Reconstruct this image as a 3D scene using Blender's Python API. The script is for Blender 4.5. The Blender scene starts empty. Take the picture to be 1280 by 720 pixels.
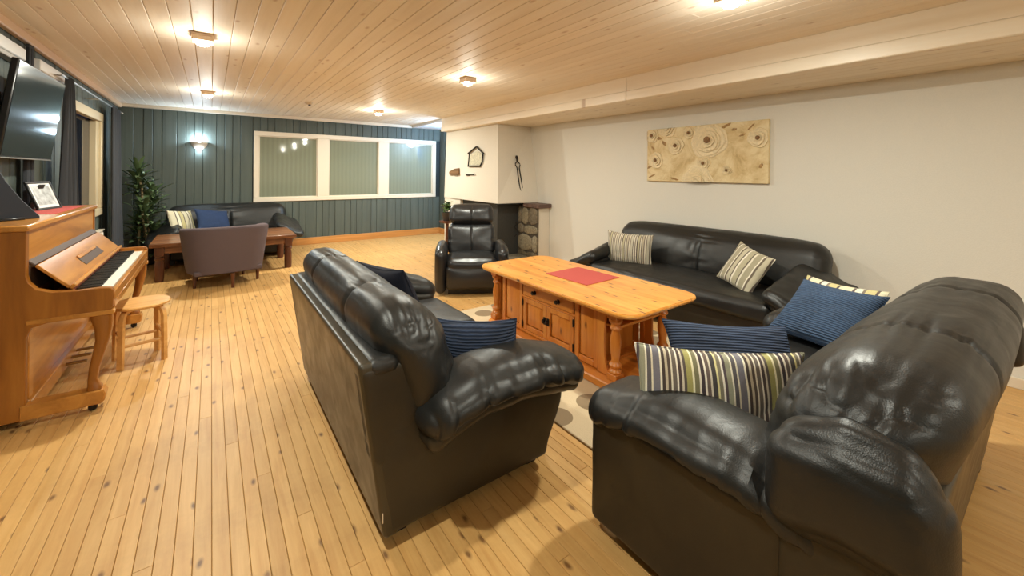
import bpy, bmesh, math, random
import numpy as np
from mathutils import Vector, Matrix

random.seed(7)
PI = math.pi
S = bpy.context.scene
COL = S.collection

# ------------------------------------------------------------------ camera
cam_d = bpy.data.cameras.new('camera')
cam = bpy.data.objects.new('camera', cam_d)
COL.objects.link(cam)
cam_d.sensor_width = 36.0
cam_d.lens = 514.7 / 1280 * 36.0
cam_d.shift_x = 0.0
cam_d.shift_y = -(360 - 216.1) / 1280
cam_d.clip_start = 0.02
YAW, ROLL = math.radians(36.15), math.radians(0.489)
fw = Vector((math.sin(YAW), math.cos(YAW), 0)); rt = Vector((math.cos(YAW), -math.sin(YAW), 0)); up = Vector((0, 0, 1))
r2 = rt * math.cos(ROLL) + up * math.sin(ROLL); u2 = -rt * math.sin(ROLL) + up * math.cos(ROLL)
mw = Matrix.Identity(4)
for i in range(3):
    mw[i][0] = r2[i]; mw[i][1] = u2[i]; mw[i][2] = -fw[i]
mw[2][3] = 1.45
cam.matrix_world = mw
S.camera = cam

# ------------------------------------------------------------------ world, light, exposure
w = bpy.data.worlds.new('world'); S.world = w
w.use_nodes = True
w.node_tree.nodes['Background'].inputs[0].default_value = (0.012, 0.016, 0.03, 1)
w.node_tree.nodes['Background'].inputs[1].default_value = 1.0
S.view_settings.view_transform = 'Standard'
S.view_settings.look = 'None'
S.view_settings.gamma = 1.0
S.view_settings.use_curve_mapping = False
S.view_settings.exposure = 0.0
LAMP_W = 39.0
CEIL_FILL_W = 7.0
LAMP_COL = (0.93, 0.94, 0.82)
SCONCE_W = 22.0
COOL = (0.62, 0.82, 1.0)

# ------------------------------------------------------------------ room numbers
XL, XR, YF, YB = -1.206, 4.477, 8.97, -3.4
ZC, ZB, XB = 2.51, 2.25, 3.66
XA, ZA = 4.41, 2.46            # alcove right wall, alcove ceiling
YH = 7.38                      # far end of chimney block

# ------------------------------------------------------------------ materials
def new_mat(name):
    m = bpy.data.materials.new(name); m.use_nodes = True
    nt = m.node_tree
    return m, nt, nt.nodes['Principled BSDF']

def nd(nt, typ, ins=None, **kw):
    n = nt.nodes.new(typ)
    for k, v in kw.items():
        setattr(n, k, v)
    if ins:
        for k, v in ins.items():
            s = n.inputs[k]
            if isinstance(v, bpy.types.NodeSocket):
                nt.links.new(v, s)
            else:
                s.default_value = v
    return n

def ramp(nt, fac, stops, interp='LINEAR'):
    r = nt.nodes.new('ShaderNodeValToRGB')
    r.color_ramp.interpolation = interp
    el = r.color_ramp.elements
    while len(el) < len(stops):
        el.new(0.5)
    for e, (p, c) in zip(el, stops):
        e.position = p
        e.color = (c[0], c[1], c[2], 1) if not isinstance(c, float) else (c, c, c, 1)
    nt.links.new(fac, r.inputs[0])
    return r.outputs[0]

def srgb(r, g, b):
    f = lambda c: (c / 255 / 12.92) if c / 255 <= 0.04045 else ((c / 255 + 0.055) / 1.055) ** 2.4
    return (f(r), f(g), f(b))

def plain(name, col, rough=0.5, metal=0.0, bump=0.0, bscale=60.0, var=0.0, spec=None, coat=0.0):
    m, nt, b = new_mat(name)
    b.inputs['Base Color'].default_value = (*col, 1)
    b.inputs['Roughness'].default_value = rough
    b.inputs['Metallic'].default_value = metal
    if spec is not None:
        b.inputs['Specular IOR Level'].default_value = spec
    if coat:
        b.inputs['Coat Weight'].default_value = coat; b.inputs['Coat Roughness'].default_value = 0.12
    tc = nd(nt, 'ShaderNodeTexCoord')
    if bump or var:
        no = nd(nt, 'ShaderNodeTexNoise', {'Vector': tc.outputs['Object'], 'Scale': bscale, 'Detail': 5.0})
        if bump:
            bp = nd(nt, 'ShaderNodeBump', {'Height': no.outputs[0], 'Strength': bump, 'Distance': 0.01})
            nt.links.new(bp.outputs[0], b.inputs['Normal'])
        if var:
            lo = tuple(c * (1 - var) for c in col); hi = tuple(min(1, c * (1 + var)) for c in col)
            nt.links.new(ramp(nt, no.outputs[0], [(0.3, lo), (0.7, hi)]), b.inputs['Base Color'])
    return m

def wood(name, dark, mid, light, axis='Y', rough=0.4, knot=0.75, knot_col=None, along=0.8, across=16.0,
         rnd=0.12, kscale=3.2, kst=0.45, bump=0.08, coat=0.0, stain=0.0, depth=2, keep=1.0):
    """Grained wood; axis is the grain direction in object space, every object gets its own offset and tone."""
    m, nt, b = new_mat(name)
    tc = nd(nt, 'ShaderNodeTexCoord'); oi = nd(nt, 'ShaderNodeObjectInfo')
    rv = nd(nt, 'ShaderNodeVectorMath', {0: oi.outputs['Random'], 1: (37.0, 91.0, 53.0)}, operation='MULTIPLY')
    ad = nd(nt, 'ShaderNodeVectorMath', {0: tc.outputs['Object'], 1: rv.outputs[0]}, operation='ADD')
    sc = {'X': (along, across, across), 'Y': (across, along, across), 'Z': (across, across, along)}[axis]
    ms = nd(nt, 'ShaderNodeVectorMath', {0: ad.outputs[0], 1: sc}, operation='MULTIPLY')
    n1 = nd(nt, 'ShaderNodeTexNoise', {'Vector': ms.outputs[0], 'Scale': 1.0, 'Detail': 6.0, 'Roughness': 0.62, 'Distortion': 0.6})
    c = ramp(nt, n1.outputs[0], [(0.28, dark), (0.5, mid), (0.72, light)])
    if knot > 0:
        if axis == 'Z' and depth == 2: depth = 0
        al = {'X': 0, 'Y': 1, 'Z': 2}[axis]
        oth = [k for k in range(3) if k != depth]
        sp = nd(nt, 'ShaderNodeSeparateXYZ', {0: ad.outputs[0]})
        cb = nd(nt, 'ShaderNodeCombineXYZ', {0: sp.outputs[oth[0]], 1: sp.outputs[oth[1]]})
        mk = nd(nt, 'ShaderNodeVectorMath', {0: cb.outputs[0], 1: (kst if oth[0] == al else 1.0, kst if oth[1] == al else 1.0, 1.0)}, operation='MULTIPLY')
        nw = nd(nt, 'ShaderNodeTexNoise', {'Vector': mk.outputs[0], 'Scale': 14.0, 'Detail': 2.0})
        mkw = nd(nt, 'ShaderNodeVectorMath', {0: nw.outputs['Color'], 1: (0.02, 0.02, 0.02)}, operation='MULTIPLY')
        mka = nd(nt, 'ShaderNodeVectorMath', {0: mk.outputs[0], 1: mkw.outputs[0]}, operation='ADD')
        vo = nd(nt, 'ShaderNodeTexVoronoi', {'Vector': mka.outputs[0], 'Scale': kscale, 'Randomness': 1.0}, voronoi_dimensions='2D')
        sc_ = nd(nt, 'ShaderNodeSeparateColor', {0: vo.outputs['Color']})
        kr = nd(nt, 'ShaderNodeMath', {0: sc_.outputs[0], 1: keep}, operation='LESS_THAN')
        kf = ramp(nt, vo.outputs['Distance'], [(0.035, knot), (0.075, knot * 0.4), (0.115, 0.0)])
        kf = nd(nt, 'ShaderNodeMath', {0: kf, 1: kr.outputs[0]}, operation='MULTIPLY').outputs[0]
        mx = nd(nt, 'ShaderNodeMix', data_type='RGBA')
        nt.links.new(kf, mx.inputs[0]); nt.links.new(c, mx.inputs[6])
        kc = knot_col or tuple(x * 0.25 for x in dark)
        mx.inputs[7].default_value = (*kc, 1)
        c = mx.outputs[2]
    if stain > 0:
        n3 = nd(nt, 'ShaderNodeTexNoise', {'Vector': tc.outputs['Object'], 'Scale': 2.3, 'Detail': 7.0, 'Roughness': 0.7})
        sf = ramp(nt, n3.outputs[0], [(0.48, 0.0), (0.7, stain)])
        mx = nd(nt, 'ShaderNodeMix', data_type='RGBA')
        nt.links.new(sf, mx.inputs[0]); nt.links.new(c, mx.inputs[6])
        mx.inputs[7].default_value = (*[x * 0.72 for x in dark], 1)
        c = mx.outputs[2]
    if rnd > 0:
        mr = nd(nt, 'ShaderNodeMapRange', {0: oi.outputs['Random'], 3: 1 - rnd, 4: 1 + rnd})
        hs = nd(nt, 'ShaderNodeHueSaturation', {'Value': mr.outputs[0], 'Color': c})
        c = hs.outputs[0]
    nt.links.new(c, b.inputs['Base Color'])
    b.inputs['Roughness'].default_value = rough
    if coat:
        b.inputs['Coat Weight'].default_value = coat; b.inputs['Coat Roughness'].default_value = 0.15
    if bump:
        bp = nd(nt, 'ShaderNodeBump', {'Height': n1.outputs[0], 'Strength': bump, 'Distance': 0.01})
        nt.links.new(bp.outputs[0], b.inputs['Normal'])
    return m

def leather(name, col, rough=0.36, fine=0.25, crease=0.35, spec=0.5):
    m, nt, b = new_mat(name)
    tc = nd(nt, 'ShaderNodeTexCoord')
    vo = nd(nt, 'ShaderNodeTexVoronoi', {'Vector': tc.outputs['Object'], 'Scale': 260.0})
    n1 = nd(nt, 'ShaderNodeTexNoise', {'Vector': tc.outputs['Object'], 'Scale': 9.0, 'Detail': 5.0, 'Distortion': 0.7})
    n2 = nd(nt, 'ShaderNodeTexNoise', {'Vector': tc.outputs['Object'], 'Scale': 2.5, 'Detail': 3.0})
    b1 = nd(nt, 'ShaderNodeBump', {'Height': vo.outputs['Distance'], 'Strength': fine, 'Distance': 0.0015})
    b2 = nd(nt, 'ShaderNodeBump', {'Height': n1.outputs[0], 'Strength': crease, 'Distance': 0.02, 'Normal': b1.outputs[0]})
    nt.links.new(b2.outputs[0], b.inputs['Normal'])
    nt.links.new(ramp(nt, n2.outputs[0], [(0.35, tuple(c * 0.8 for c in col)), (0.7, tuple(c * 1.35 for c in col))]), b.inputs['Base Color'])
    nt.links.new(ramp(nt, n1.outputs[0], [(0.3, rough - 0.05), (0.7, rough + 0.09)]), b.inputs['Roughness'])
    b.inputs['Specular IOR Level'].default_value = spec
    return m

def stripes(name, seq, period, axis=0, rough=0.9):
    """Woven stripes along the cushion's own width: seq is a list of (width, colour)."""
    m, nt, b = new_mat(name)
    tc = nd(nt, 'ShaderNodeTexCoord')
    sp = nd(nt, 'ShaderNodeSeparateXYZ', {0: tc.outputs['Object']})
    dv = nd(nt, 'ShaderNodeMath', {0: sp.outputs[axis], 1: period}, operation='DIVIDE')
    fr = nd(nt, 'ShaderNodeMath', {0: dv.outputs[0]}, operation='FRACT')
    tot = sum(s[0] for s in seq); p = 0; st = []
    for wd, c in seq[:32]:
        st.append((p / tot, c)); p += wd
    c = ramp(nt, fr.outputs[0], st, 'CONSTANT')
    no = nd(nt, 'ShaderNodeTexNoise', {'Vector': tc.outputs['Object'], 'Scale': 240.0, 'Detail': 3.0})
    mr = nd(nt, 'ShaderNodeMapRange', {0: no.outputs[0], 3: 0.82, 4: 1.18})
    hs = nd(nt, 'ShaderNodeHueSaturation', {'Value': mr.outputs[0], 'Color': c})
    nt.links.new(hs.outputs[0], b.inputs['Base Color'])
    b.inputs['Roughness'].default_value = rough
    b.inputs['Sheen Weight'].default_value = 0.15
    bp = nd(nt, 'ShaderNodeBump', {'Height': no.outputs[0], 'Strength': 0.3, 'Distance': 0.003})
    nt.links.new(bp.outputs[0], b.inputs['Normal'])
    return m

def corduroy(name, col, axis='Y', pitch=0.013):
    m, nt, b = new_mat(name)
    tc = nd(nt, 'ShaderNodeTexCoord')
    wv = nd(nt, 'ShaderNodeTexWave', {'Vector': tc.outputs['Object'], 'Scale': 2 * PI / (20 * pitch), 'Distortion': 0.7, 'Detail': 2.0, 'Detail Scale': 1.5},
            wave_type='BANDS', bands_direction=axis)
    no = nd(nt, 'ShaderNodeTexNoise', {'Vector': tc.outputs['Object'], 'Scale': 12.0, 'Detail': 4.0})
    c1 = ramp(nt, wv.outputs[0], [(0.1, tuple(c * 0.45 for c in col)), (0.7, col)])
    mr = nd(nt, 'ShaderNodeMapRange', {0: no.outputs[0], 1: 0.3, 2: 0.7, 3: 0.75, 4: 1.3})
    hs = nd(nt, 'ShaderNodeHueSaturation', {'Value': mr.outputs[0], 'Color': c1})
    nt.links.new(hs.outputs[0], b.inputs['Base Color'])
    b.inputs['Roughness'].default_value = 0.85
    b.inputs['Sheen Weight'].default_value = 0.22
    b.inputs['Sheen Tint'].default_value = (0.35, 0.55, 1, 1)
    bp = nd(nt, 'ShaderNodeBump', {'Height': wv.outputs[0], 'Strength': 0.8, 'Distance': 0.006})
    nt.links.new(bp.outputs[0], b.inputs['Normal'])
    return m

def emissive(name, col, strength):
    m, nt, b = new_mat(name)
    b.inputs['Base Color'].default_value = (*col, 1)
    b.inputs['Emission Color'].default_value = (*col, 1)
    b.inputs['Emission Strength'].default_value = strength
    return m

def glass_film(name, col, rough):
    """Obscured glass: frosted film behind a clear reflecting surface."""
    m, nt, b = new_mat(name)
    b.inputs['Base Color'].default_value = (*col, 1)
    b.inputs['Roughness'].default_value = rough
    b.inputs['Specular IOR Level'].default_value = 0.65
    tc = nd(nt, 'ShaderNodeTexCoord')
    wv = nd(nt, 'ShaderNodeTexWave', {'Vector': tc.outputs['Object'], 'Scale': 4.0, 'Distortion': 1.2}, wave_type='BANDS', bands_direction='X')
    nt.links.new(ramp(nt, wv.outputs[0], [(0.0, tuple(c * 0.93 for c in col)), (1.0, tuple(c * 1.05 for c in col))]), b.inputs['Base Color'])
    return m

FLOOR = wood('floor_pine', srgb(194, 144, 82), srgb(206, 160, 97), srgb(216, 172, 110), 'Y', rough=0.45, knot=0.85,
             knot_col=srgb(92, 52, 22), along=1.6, across=24, rnd=0.05, kscale=8.0, keep=0.55, bump=0.06, stain=0.45)
SUBFLOOR = plain('floor_joint', srgb(120, 80, 42), 0.8)
CEIL = wood('ceiling_pine', srgb(234, 220, 200), srgb(244, 231, 213), srgb(248, 238, 223), 'Y', rough=0.55, knot=0.45,
            knot_col=srgb(170, 120, 76), along=0.5, across=9, rnd=0.035, kscale=6.0, keep=0.3, bump=0.03)
CEILBACK = plain('ceiling_joint', srgb(196, 150, 104), 0.8)
BEAM = wood('beam_pine', srgb(236, 222, 198), srgb(244, 231, 210), srgb(248, 238, 220), 'Y', rough=0.36, knot=0.5,
            knot_col=srgb(140, 88, 50), along=0.5, across=8, rnd=0.04, kscale=6.0, keep=0.35, bump=0.03)
WHITE_TRIM = plain('white_paint', srgb(226, 212, 190), 0.4, bump=0.03, bscale=30)
WALL_WHITE = plain('white_plaster', srgb(222, 218, 208), 0.75, bump=0.12, bscale=120, var=0.02)
HOOD_WHITE = plain('hood_plaster', srgb(224, 216, 202), 0.7, bump=0.15, bscale=60, var=0.02)
GREEN = wood('green_panel', srgb(70, 78, 72), srgb(80, 88, 81), srgb(88, 96, 88), 'Z', rough=0.62, knot=0.0, along=0.6, across=14, rnd=0.05, bump=0.03)
GREENBACK = plain('green_joint', srgb(34, 42, 42), 0.7)
PINE_BASE = wood('baseboard_pine', srgb(176, 112, 52), srgb(200, 138, 72), srgb(214, 156, 92), 'X', rough=0.4, knot=0.4, rnd=0.05)
ALCOVE = plain('alcove_ceiling_white', srgb(226, 228, 232), 0.7)
LEATHER = leather('black_leather', (0.011, 0.011, 0.0105), 0.40, fine=0.2, crease=0.10)
LEATHER_S = leather('smooth_black_leather', (0.019, 0.0145, 0.0085), 0.42, fine=0.12, crease=0.05)
LEATHER_B = leather('black_vinyl', (0.036, 0.028, 0.016), 0.34, fine=0.12, crease=0.02)
LEATHER_R = leather('recliner_leather', (0.015, 0.015, 0.016), 0.33, fine=0.12, crease=0.08)
SEAM = plain('dark_seam', (0.006, 0.006, 0.006), 0.6)
BLACK = plain('black_plastic', (0.008, 0.008, 0.009), 0.35)
TVGLASS = plain('screen_glass', (0.012, 0.016, 0.017), 0.10, spec=0.6)
DARKMETAL = plain('dark_iron', (0.03, 0.024, 0.02), 0.5, 0.7, bump=0.3, bscale=90)
STEEL = plain('brushed_steel', (0.6, 0.6, 0.6), 0.3, 1.0)
FIREBOX = plain('firebox_steel', srgb(62, 62, 60), 0.55, 0.2, bump=0.08, bscale=30, var=0.1)
TABLE_TOP = wood('table_top_pine', srgb(206, 126, 44), srgb(226, 152, 62), srgb(238, 176, 86), 'Y', rough=0.28, knot=0.95,
                 knot_col=srgb(60, 26, 8), along=1.2, across=13, rnd=0.05, kscale=10.5, kst=0.30, keep=1.0, bump=0.03, coat=0.25)
TABLE_Z = wood('table_pine_upright', srgb(182, 98, 32), srgb(208, 126, 48), srgb(220, 144, 62), 'Z', rough=0.32, knot=0.8,
               knot_col=srgb(92, 42, 14), along=1.4, across=14, rnd=0.06, kscale=7.0, keep=0.4, bump=0.03, coat=0.2)
TABLE_Y = wood('table_pine_rail', srgb(184, 100, 34), srgb(210, 130, 50), srgb(222, 148, 64), 'Y', rough=0.32, knot=0.6,
               knot_col=srgb(92, 42, 14), along=1.4, across=14, rnd=0.06, bump=0.03, coat=0.2)
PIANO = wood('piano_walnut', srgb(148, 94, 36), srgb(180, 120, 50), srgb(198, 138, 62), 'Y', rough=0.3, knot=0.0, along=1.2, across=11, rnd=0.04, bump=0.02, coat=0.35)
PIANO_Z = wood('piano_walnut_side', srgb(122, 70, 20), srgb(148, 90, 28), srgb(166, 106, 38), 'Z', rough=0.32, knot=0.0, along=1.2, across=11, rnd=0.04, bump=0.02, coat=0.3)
PIANO_DK = plain('piano_dark_strip', srgb(66, 42, 22), 0.6)
BIRCH = wood('birch', srgb(190, 136, 70), srgb(212, 160, 92), srgb(224, 178, 112), 'X', rough=0.35, knot=0.0, rnd=0.04, coat=0.2)
ROSEWOOD = wood('dark_sheesham', srgb(76, 42, 22), srgb(124, 76, 42), srgb(158, 106, 64), 'X', rough=0.33, knot=0.3, along=1.0, across=12, rnd=0.1, coat=0.2)
ROSEWOOD_Z = wood('dark_sheesham_leg', srgb(58, 29, 16), srgb(92, 50, 28), srgb(116, 68, 40), 'Z', rough=0.35, knot=0.2, rnd=0.1)
TUB = plain('mauve_wool', srgb(92, 78, 80), 0.95, bump=0.4, bscale=420, var=0.12)
NAVY = corduroy('navy_corduroy', (0.016, 0.028, 0.062))
NAVY_B = corduroy('blue_corduroy', (0.030, 0.062, 0.125))
NAVY_P = plain('navy_velvet', (0.012, 0.03, 0.085), 0.85, bump=0.2, bscale=90, var=0.2)
NAVY_D = plain('midnight_cotton', (0.008, 0.01, 0.022), 0.85, bump=0.2, bscale=160)
RED = plain('red_runner', srgb(186, 78, 70), 0.85, bump=0.3, bscale=300, var=0.06)
CURTAIN = plain('charcoal_curtain', srgb(56, 58, 62), 0.9, bump=0.2, bscale=200, var=0.12)
NIGHT = plain('night_glass', (0.012, 0.014, 0.02), 0.06, spec=0.6)
STONE_COLS = [plain('stone_%s' % n, c, 0.85, bump=0.6, bscale=35, var=0.35) for n, c in
              (('grey', srgb(116, 106, 88)), ('brown', srgb(96, 84, 64)), ('pale', srgb(134, 124, 102)))]
MORTAR = plain('mortar', srgb(74, 66, 56), 0.9, bump=0.4, bscale=60)
SHELFWOOD = wood('mantel_wood', srgb(76, 58, 54), srgb(104, 82, 74), srgb(130, 106, 94), 'X', rough=0.6, knot=0.3, rnd=0.05, bump=0.3)
IVORY = plain('ivory', srgb(232, 228, 216), 0.25)
EBONY = plain('ebony', (0.01, 0.01, 0.01), 0.3)
BRASS = plain('aged_brass', (0.35, 0.22, 0.08), 0.4, 1.0)
LEAF = plain('leaf_green', srgb(74, 92, 58), 0.4, var=0.25, bscale=9)
STEM = plain('cane_stem', srgb(112, 98, 66), 0.7, bump=0.3, bscale=70, var=0.2)
POT = plain('dark_pot', srgb(52, 46, 42), 0.5)
SOIL = plain('soil', srgb(40, 28, 18), 0.95, bump=0.8, bscale=50)
LAMP_ON = emissive('lamp_glass', (1.0, 0.9, 0.74), 22.0)
LAMP_COOL = emissive('cool_lamp_glass', (0.7, 0.88, 1.0), 14.0)
LAMP_BODY = plain('lamp_housing', srgb(206, 178, 148), 0.35)
SCONCE = plain('sconce_plaster', srgb(196, 182, 164), 0.55)
PHOTO = plain('photo_print', srgb(180, 184, 184), 0.3, var=0.45, bscale=22)
PAPERW = plain('white_mount', srgb(226, 226, 222), 0.5)

ST_A = stripes('striped_weave_green', [
    (5, srgb(150, 150, 128)), (2, srgb(232, 226, 206)), (4, srgb(92, 88, 92)), (2, srgb(220, 212, 190)), (7, srgb(116, 114, 124)), (2, srgb(232, 226, 206)),
    (3, srgb(70, 58, 54)), (3, srgb(196, 184, 160)), (3, srgb(88, 74, 66)), (2, srgb(228, 220, 200)), (4, srgb(110, 100, 92)), (2, srgb(238, 230, 214)),
    (3, srgb(76, 62, 60)), (2, srgb(206, 196, 176)), (3, srgb(90, 80, 74)), (6, srgb(162, 156, 96)), (2, srgb(232, 226, 190)), (5, srgb(122, 118, 88)),
    (2, srgb(226, 218, 200)), (4, srgb(66, 54, 58)), (2, srgb(236, 228, 212)), (4, srgb(104, 90, 84)), (2, srgb(212, 204, 186)), (5, srgb(70, 66, 66)),
    (2, srgb(224, 216, 160)), (4, srgb(128, 122, 104)), (2, srgb(236, 230, 216)), (3, srgb(84, 72, 78))], 0.30)
ST_B = stripes('striped_weave_taupe', [
    (5, srgb(176, 164, 142)), (2, srgb(90, 74, 64)), (4, srgb(206, 196, 176)), (2, srgb(110, 96, 84)), (6, srgb(188, 180, 160)), (2, srgb(74, 62, 56)),
    (3, srgb(216, 206, 186)), (4, srgb(140, 128, 112)), (2, srgb(226, 218, 200)), (3, srgb(84, 70, 62)), (5, srgb(180, 170, 140)), (2, srgb(98, 86, 74)),
    (3, srgb(210, 200, 180)), (2, srgb(78, 66, 60))], 0.17)
ST_C = stripes('striped_weave_pale', [
    (9, srgb(172, 164, 138)), (2, srgb(96, 84, 72)), (3, srgb(218, 210, 190)), (9, srgb(160, 152, 128)), (2, srgb(226, 218, 200)), (3, srgb(106, 94, 80)),
    (7, srgb(188, 180, 156)), (2, srgb(92, 80, 70)), (3, srgb(226, 218, 200))], 0.2)
ST_D = stripes('striped_weave_cream', [
    (10, srgb(206, 198, 170)), (2, srgb(96, 84, 78)), (5, srgb(222, 214, 190)), (2, srgb(120, 108, 94)), (7, srgb(190, 178, 128)), (2, srgb(90, 78, 72))], 0.2)

# ------------------------------------------------------------------ mesh builder
def _hash(ix, iy, iz):
    h = (ix * 374761393 + iy * 668265263 + iz * 2147483647) & 0xffffffff
    h = ((h ^ (h >> 13)) * 1274126177) & 0xffffffff
    return ((h ^ (h >> 16)) & 0xffff) / 65535.0

def vnoise(p):
    i = np.floor(p).astype(np.int64); f = p - i
    f = f * f * (3 - 2 * f)
    out = 0
    for dx in (0, 1):
        for dy in (0, 1):
            for dz in (0, 1):
                wgt = (f[:, 0] if dx else 1 - f[:, 0]) * (f[:, 1] if dy else 1 - f[:, 1]) * (f[:, 2] if dz else 1 - f[:, 2])
                out = out + wgt * _hash(i[:, 0] + dx, i[:, 1] + dy, i[:, 2] + dz)
    return out            # 0..1

def ridges(p, scale, seed=0.0):
    q = p * np.array(scale) + seed
    q = q + 0.35 * np.stack([vnoise(p * 6 + 3.1 + seed), vnoise(p * 6 + 7.7 + seed), vnoise(p * 6 + 1.3 + seed)], 1)
    a = 1 - np.abs(2 * vnoise(q) - 1)
    b = 1 - np.abs(2 * vnoise(q * 2.1 + 5.2) - 1)
    return a ** 3 + 0.5 * b ** 3

def sstep(x, a, b):
    t = np.clip((x - a) / (b - a), 0, 1)
    return t * t * (3 - 2 * t)

class B:
    def __init__(self):
        self.v = []; self.f = []
    def add(self, vs, fs, mat=None):
        o = len(self.v)
        if mat is not None:
            vs = [mat @ Vector(v) for v in vs]
        self.v.extend([tuple(v) for v in vs]); self.f.extend([tuple(i + o for i in f) for f in fs])
        return self
    def box(self, x0, x1, y0, y1, z0, z1, b=0.004, mat=None):
        lo = (min(x0, x1), min(y0, y1), min(z0, z1)); hi = (max(x0, x1), max(y0, y1), max(z0, z1))
        b = min(b, 0.45 * min(hi[i] - lo[i] for i in range(3)))
        if b <= 0:
            vs = [(a, c, d) for a in (lo[0], hi[0]) for c in (lo[1], hi[1]) for d in (lo[2], hi[2])]
            return self.add(vs, [(0, 1, 3, 2), (4, 6, 7, 5), (0, 4, 5, 1), (2, 3, 7, 6), (0, 2, 6, 4), (1, 5, 7, 3)], mat)
        vs = []; idx = {}
        for sx in (0, 1):
            for sy in (0, 1):
                for sz in (0, 1):
                    s = (sx, sy, sz)
                    for a in range(3):
                        p = [0, 0, 0]
                        for k in range(3):
                            e = hi[k] if s[k] else lo[k]
                            p[k] = e if k == a else (e - b if s[k] else e + b)
                        idx[(s, a)] = len(vs); vs.append(tuple(p))
        fs = []
        for a in range(3):
            o = [k for k in range(3) if k != a]
            for sa in (0, 1):
                q = []
                for (p0, p1) in ((0, 0), (1, 0), (1, 1), (0, 1)):
                    s = [0, 0, 0]; s[a] = sa; s[o[0]] = p0; s[o[1]] = p1
                    q.append(idx[(tuple(s), a)])
                fs.append(tuple(q))
        for c in range(3):
            a, bb = [k for k in range(3) if k != c]
            for sa in (0, 1):
                for sb in (0, 1):
                    s0 = [0, 0, 0]; s0[a] = sa; s0[bb] = sb; s1 = list(s0); s1[c] = 1
                    s0, s1 = tuple(s0), tuple(s1)
                    fs.append((idx[(s0, a)], idx[(s1, a)], idx[(s1, bb)], idx[(s0, bb)]))
        for sx in (0, 1):
            for sy in (0, 1):
                for sz in (0, 1):
                    fs.append(tuple(idx[((sx, sy, sz), a)] for a in range(3)))
        return self.add(vs, fs, mat)
    def prism(self, pts, axis, lo, hi, mat=None, bevel=0.0):
        """2-D outline extruded along an axis. pts are the other two coordinates in order."""
        o = [k for k in range(3) if k != axis]
        def P(p, h):
            q = [0, 0, 0]; q[axis] = h; q[o[0]] = p[0]; q[o[1]] = p[1]; return tuple(q)
        n = len(pts)
        if bevel > 0:
            cx = sum(p[0] for p in pts) / n; cy = sum(p[1] for p in pts) / n
            inn = []
            for i in range(n):
                a, p, c = pts[i - 1], pts[i], pts[(i + 1) % n]
                e1 = Vector((p[0] - a[0], p[1] - a[1])).normalized(); e2 = Vector((c[0] - p[0], c[1] - p[1])).normalized()
                nn = Vector((-(e1.y + e2.y), e1.x + e2.x))
                nn = nn.normalized() if nn.length > 1e-6 else Vector((0, 0))
                inn.append((p[0] + nn.x * bevel, p[1] + nn.y * bevel))
            area = sum(pts[i][0] * pts[(i + 1) % n][1] - pts[(i + 1) % n][0] * pts[i][1] for i in range(n))
            if area < 0:
                inn = [(2 * p[0] - q[0], 2 * p[1] - q[1]) for p, q in zip(pts, inn)]
            rings = [[P(p, lo) for p in inn], [P(p, lo + bevel) for p in pts], [P(p, hi - bevel) for p in pts], [P(p, hi) for p in inn]]
        else:
            rings = [[P(p, lo) for p in pts], [P(p, hi) for p in pts]]
        vs = [v for r in rings for v in r]; fs = []
        for k in range(len(rings) - 1):
            for i in range(n):
                j = (i + 1) % n
                fs.append((k * n + i, k * n + j, (k + 1) * n + j, (k + 1) * n + i))
        fs.append(tuple(range(n))[::-1]); fs.append(tuple((len(rings) - 1) * n + i for i in range(n)))
        return self.add(vs, fs, mat)
    def lathe(self, prof, c=(0, 0, 0), segs=20, axis=2, mat=None):
        """prof: list of (radius, height)."""
        vs = []; fs = []
        n = len(prof)
        for r, h in prof:
            for k in range(segs):
                a = 2 * PI * k / segs
                p = [r * math.cos(a), r * math.sin(a)]
                q = [0, 0, 0]; o = [k2 for k2 in range(3) if k2 != axis]
                q[o[0]] = p[0] + c[o[0]]; q[o[1]] = p[1] + c[o[1]]; q[axis] = h + c[axis]
                vs.append(tuple(q))
        for i in range(n - 1):
            for k in range(segs):
                j = (k + 1) % segs
                fs.append((i * segs + k, i * segs + j, (i + 1) * segs + j, (i + 1) * segs + k))
        fs.append(tuple(range(segs))[::-1]); fs.append(tuple((n - 1) * segs + k for k in range(segs)))
        return self.add(vs, fs, mat)
    def tube(self, pts, r, segs=8, mat=None):
        pts = [Vector(p) for p in pts]; n = len(pts)
        rs = r if isinstance(r, (list, tuple)) else [r] * n
        vs = []; fs = []
        ref = None
        for i in range(n):
            t = (pts[min(i + 1, n - 1)] - pts[max(i - 1, 0)]).normalized()
            if ref is None:
                ref = Vector((0, 0, 1)) if abs(t.z) < 0.9 else Vector((1, 0, 0))
            u = t.cross(ref)
            if u.length < 1e-5:
                u = t.cross(Vector((0, 1, 0)))
            u.normalize(); vv = u.cross(t).normalized(); ref = vv.cross(t) * -1 if False else ref
            for k in range(segs):
                a = 2 * PI * k / segs
                vs.append(tuple(pts[i] + (u * math.cos(a) + vv * math.sin(a)) * rs[i]))
        for i in range(n - 1):
            for k in range(segs):
                j = (k + 1) % segs
                fs.append((i * segs + k, i * segs + j, (i + 1) * segs + j, (i + 1) * segs + k))
        fs.append(tuple(range(segs))[::-1]); fs.append(tuple((n - 1) * segs + k for k in range(segs)))
        return self.add(vs, fs, mat)
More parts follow.
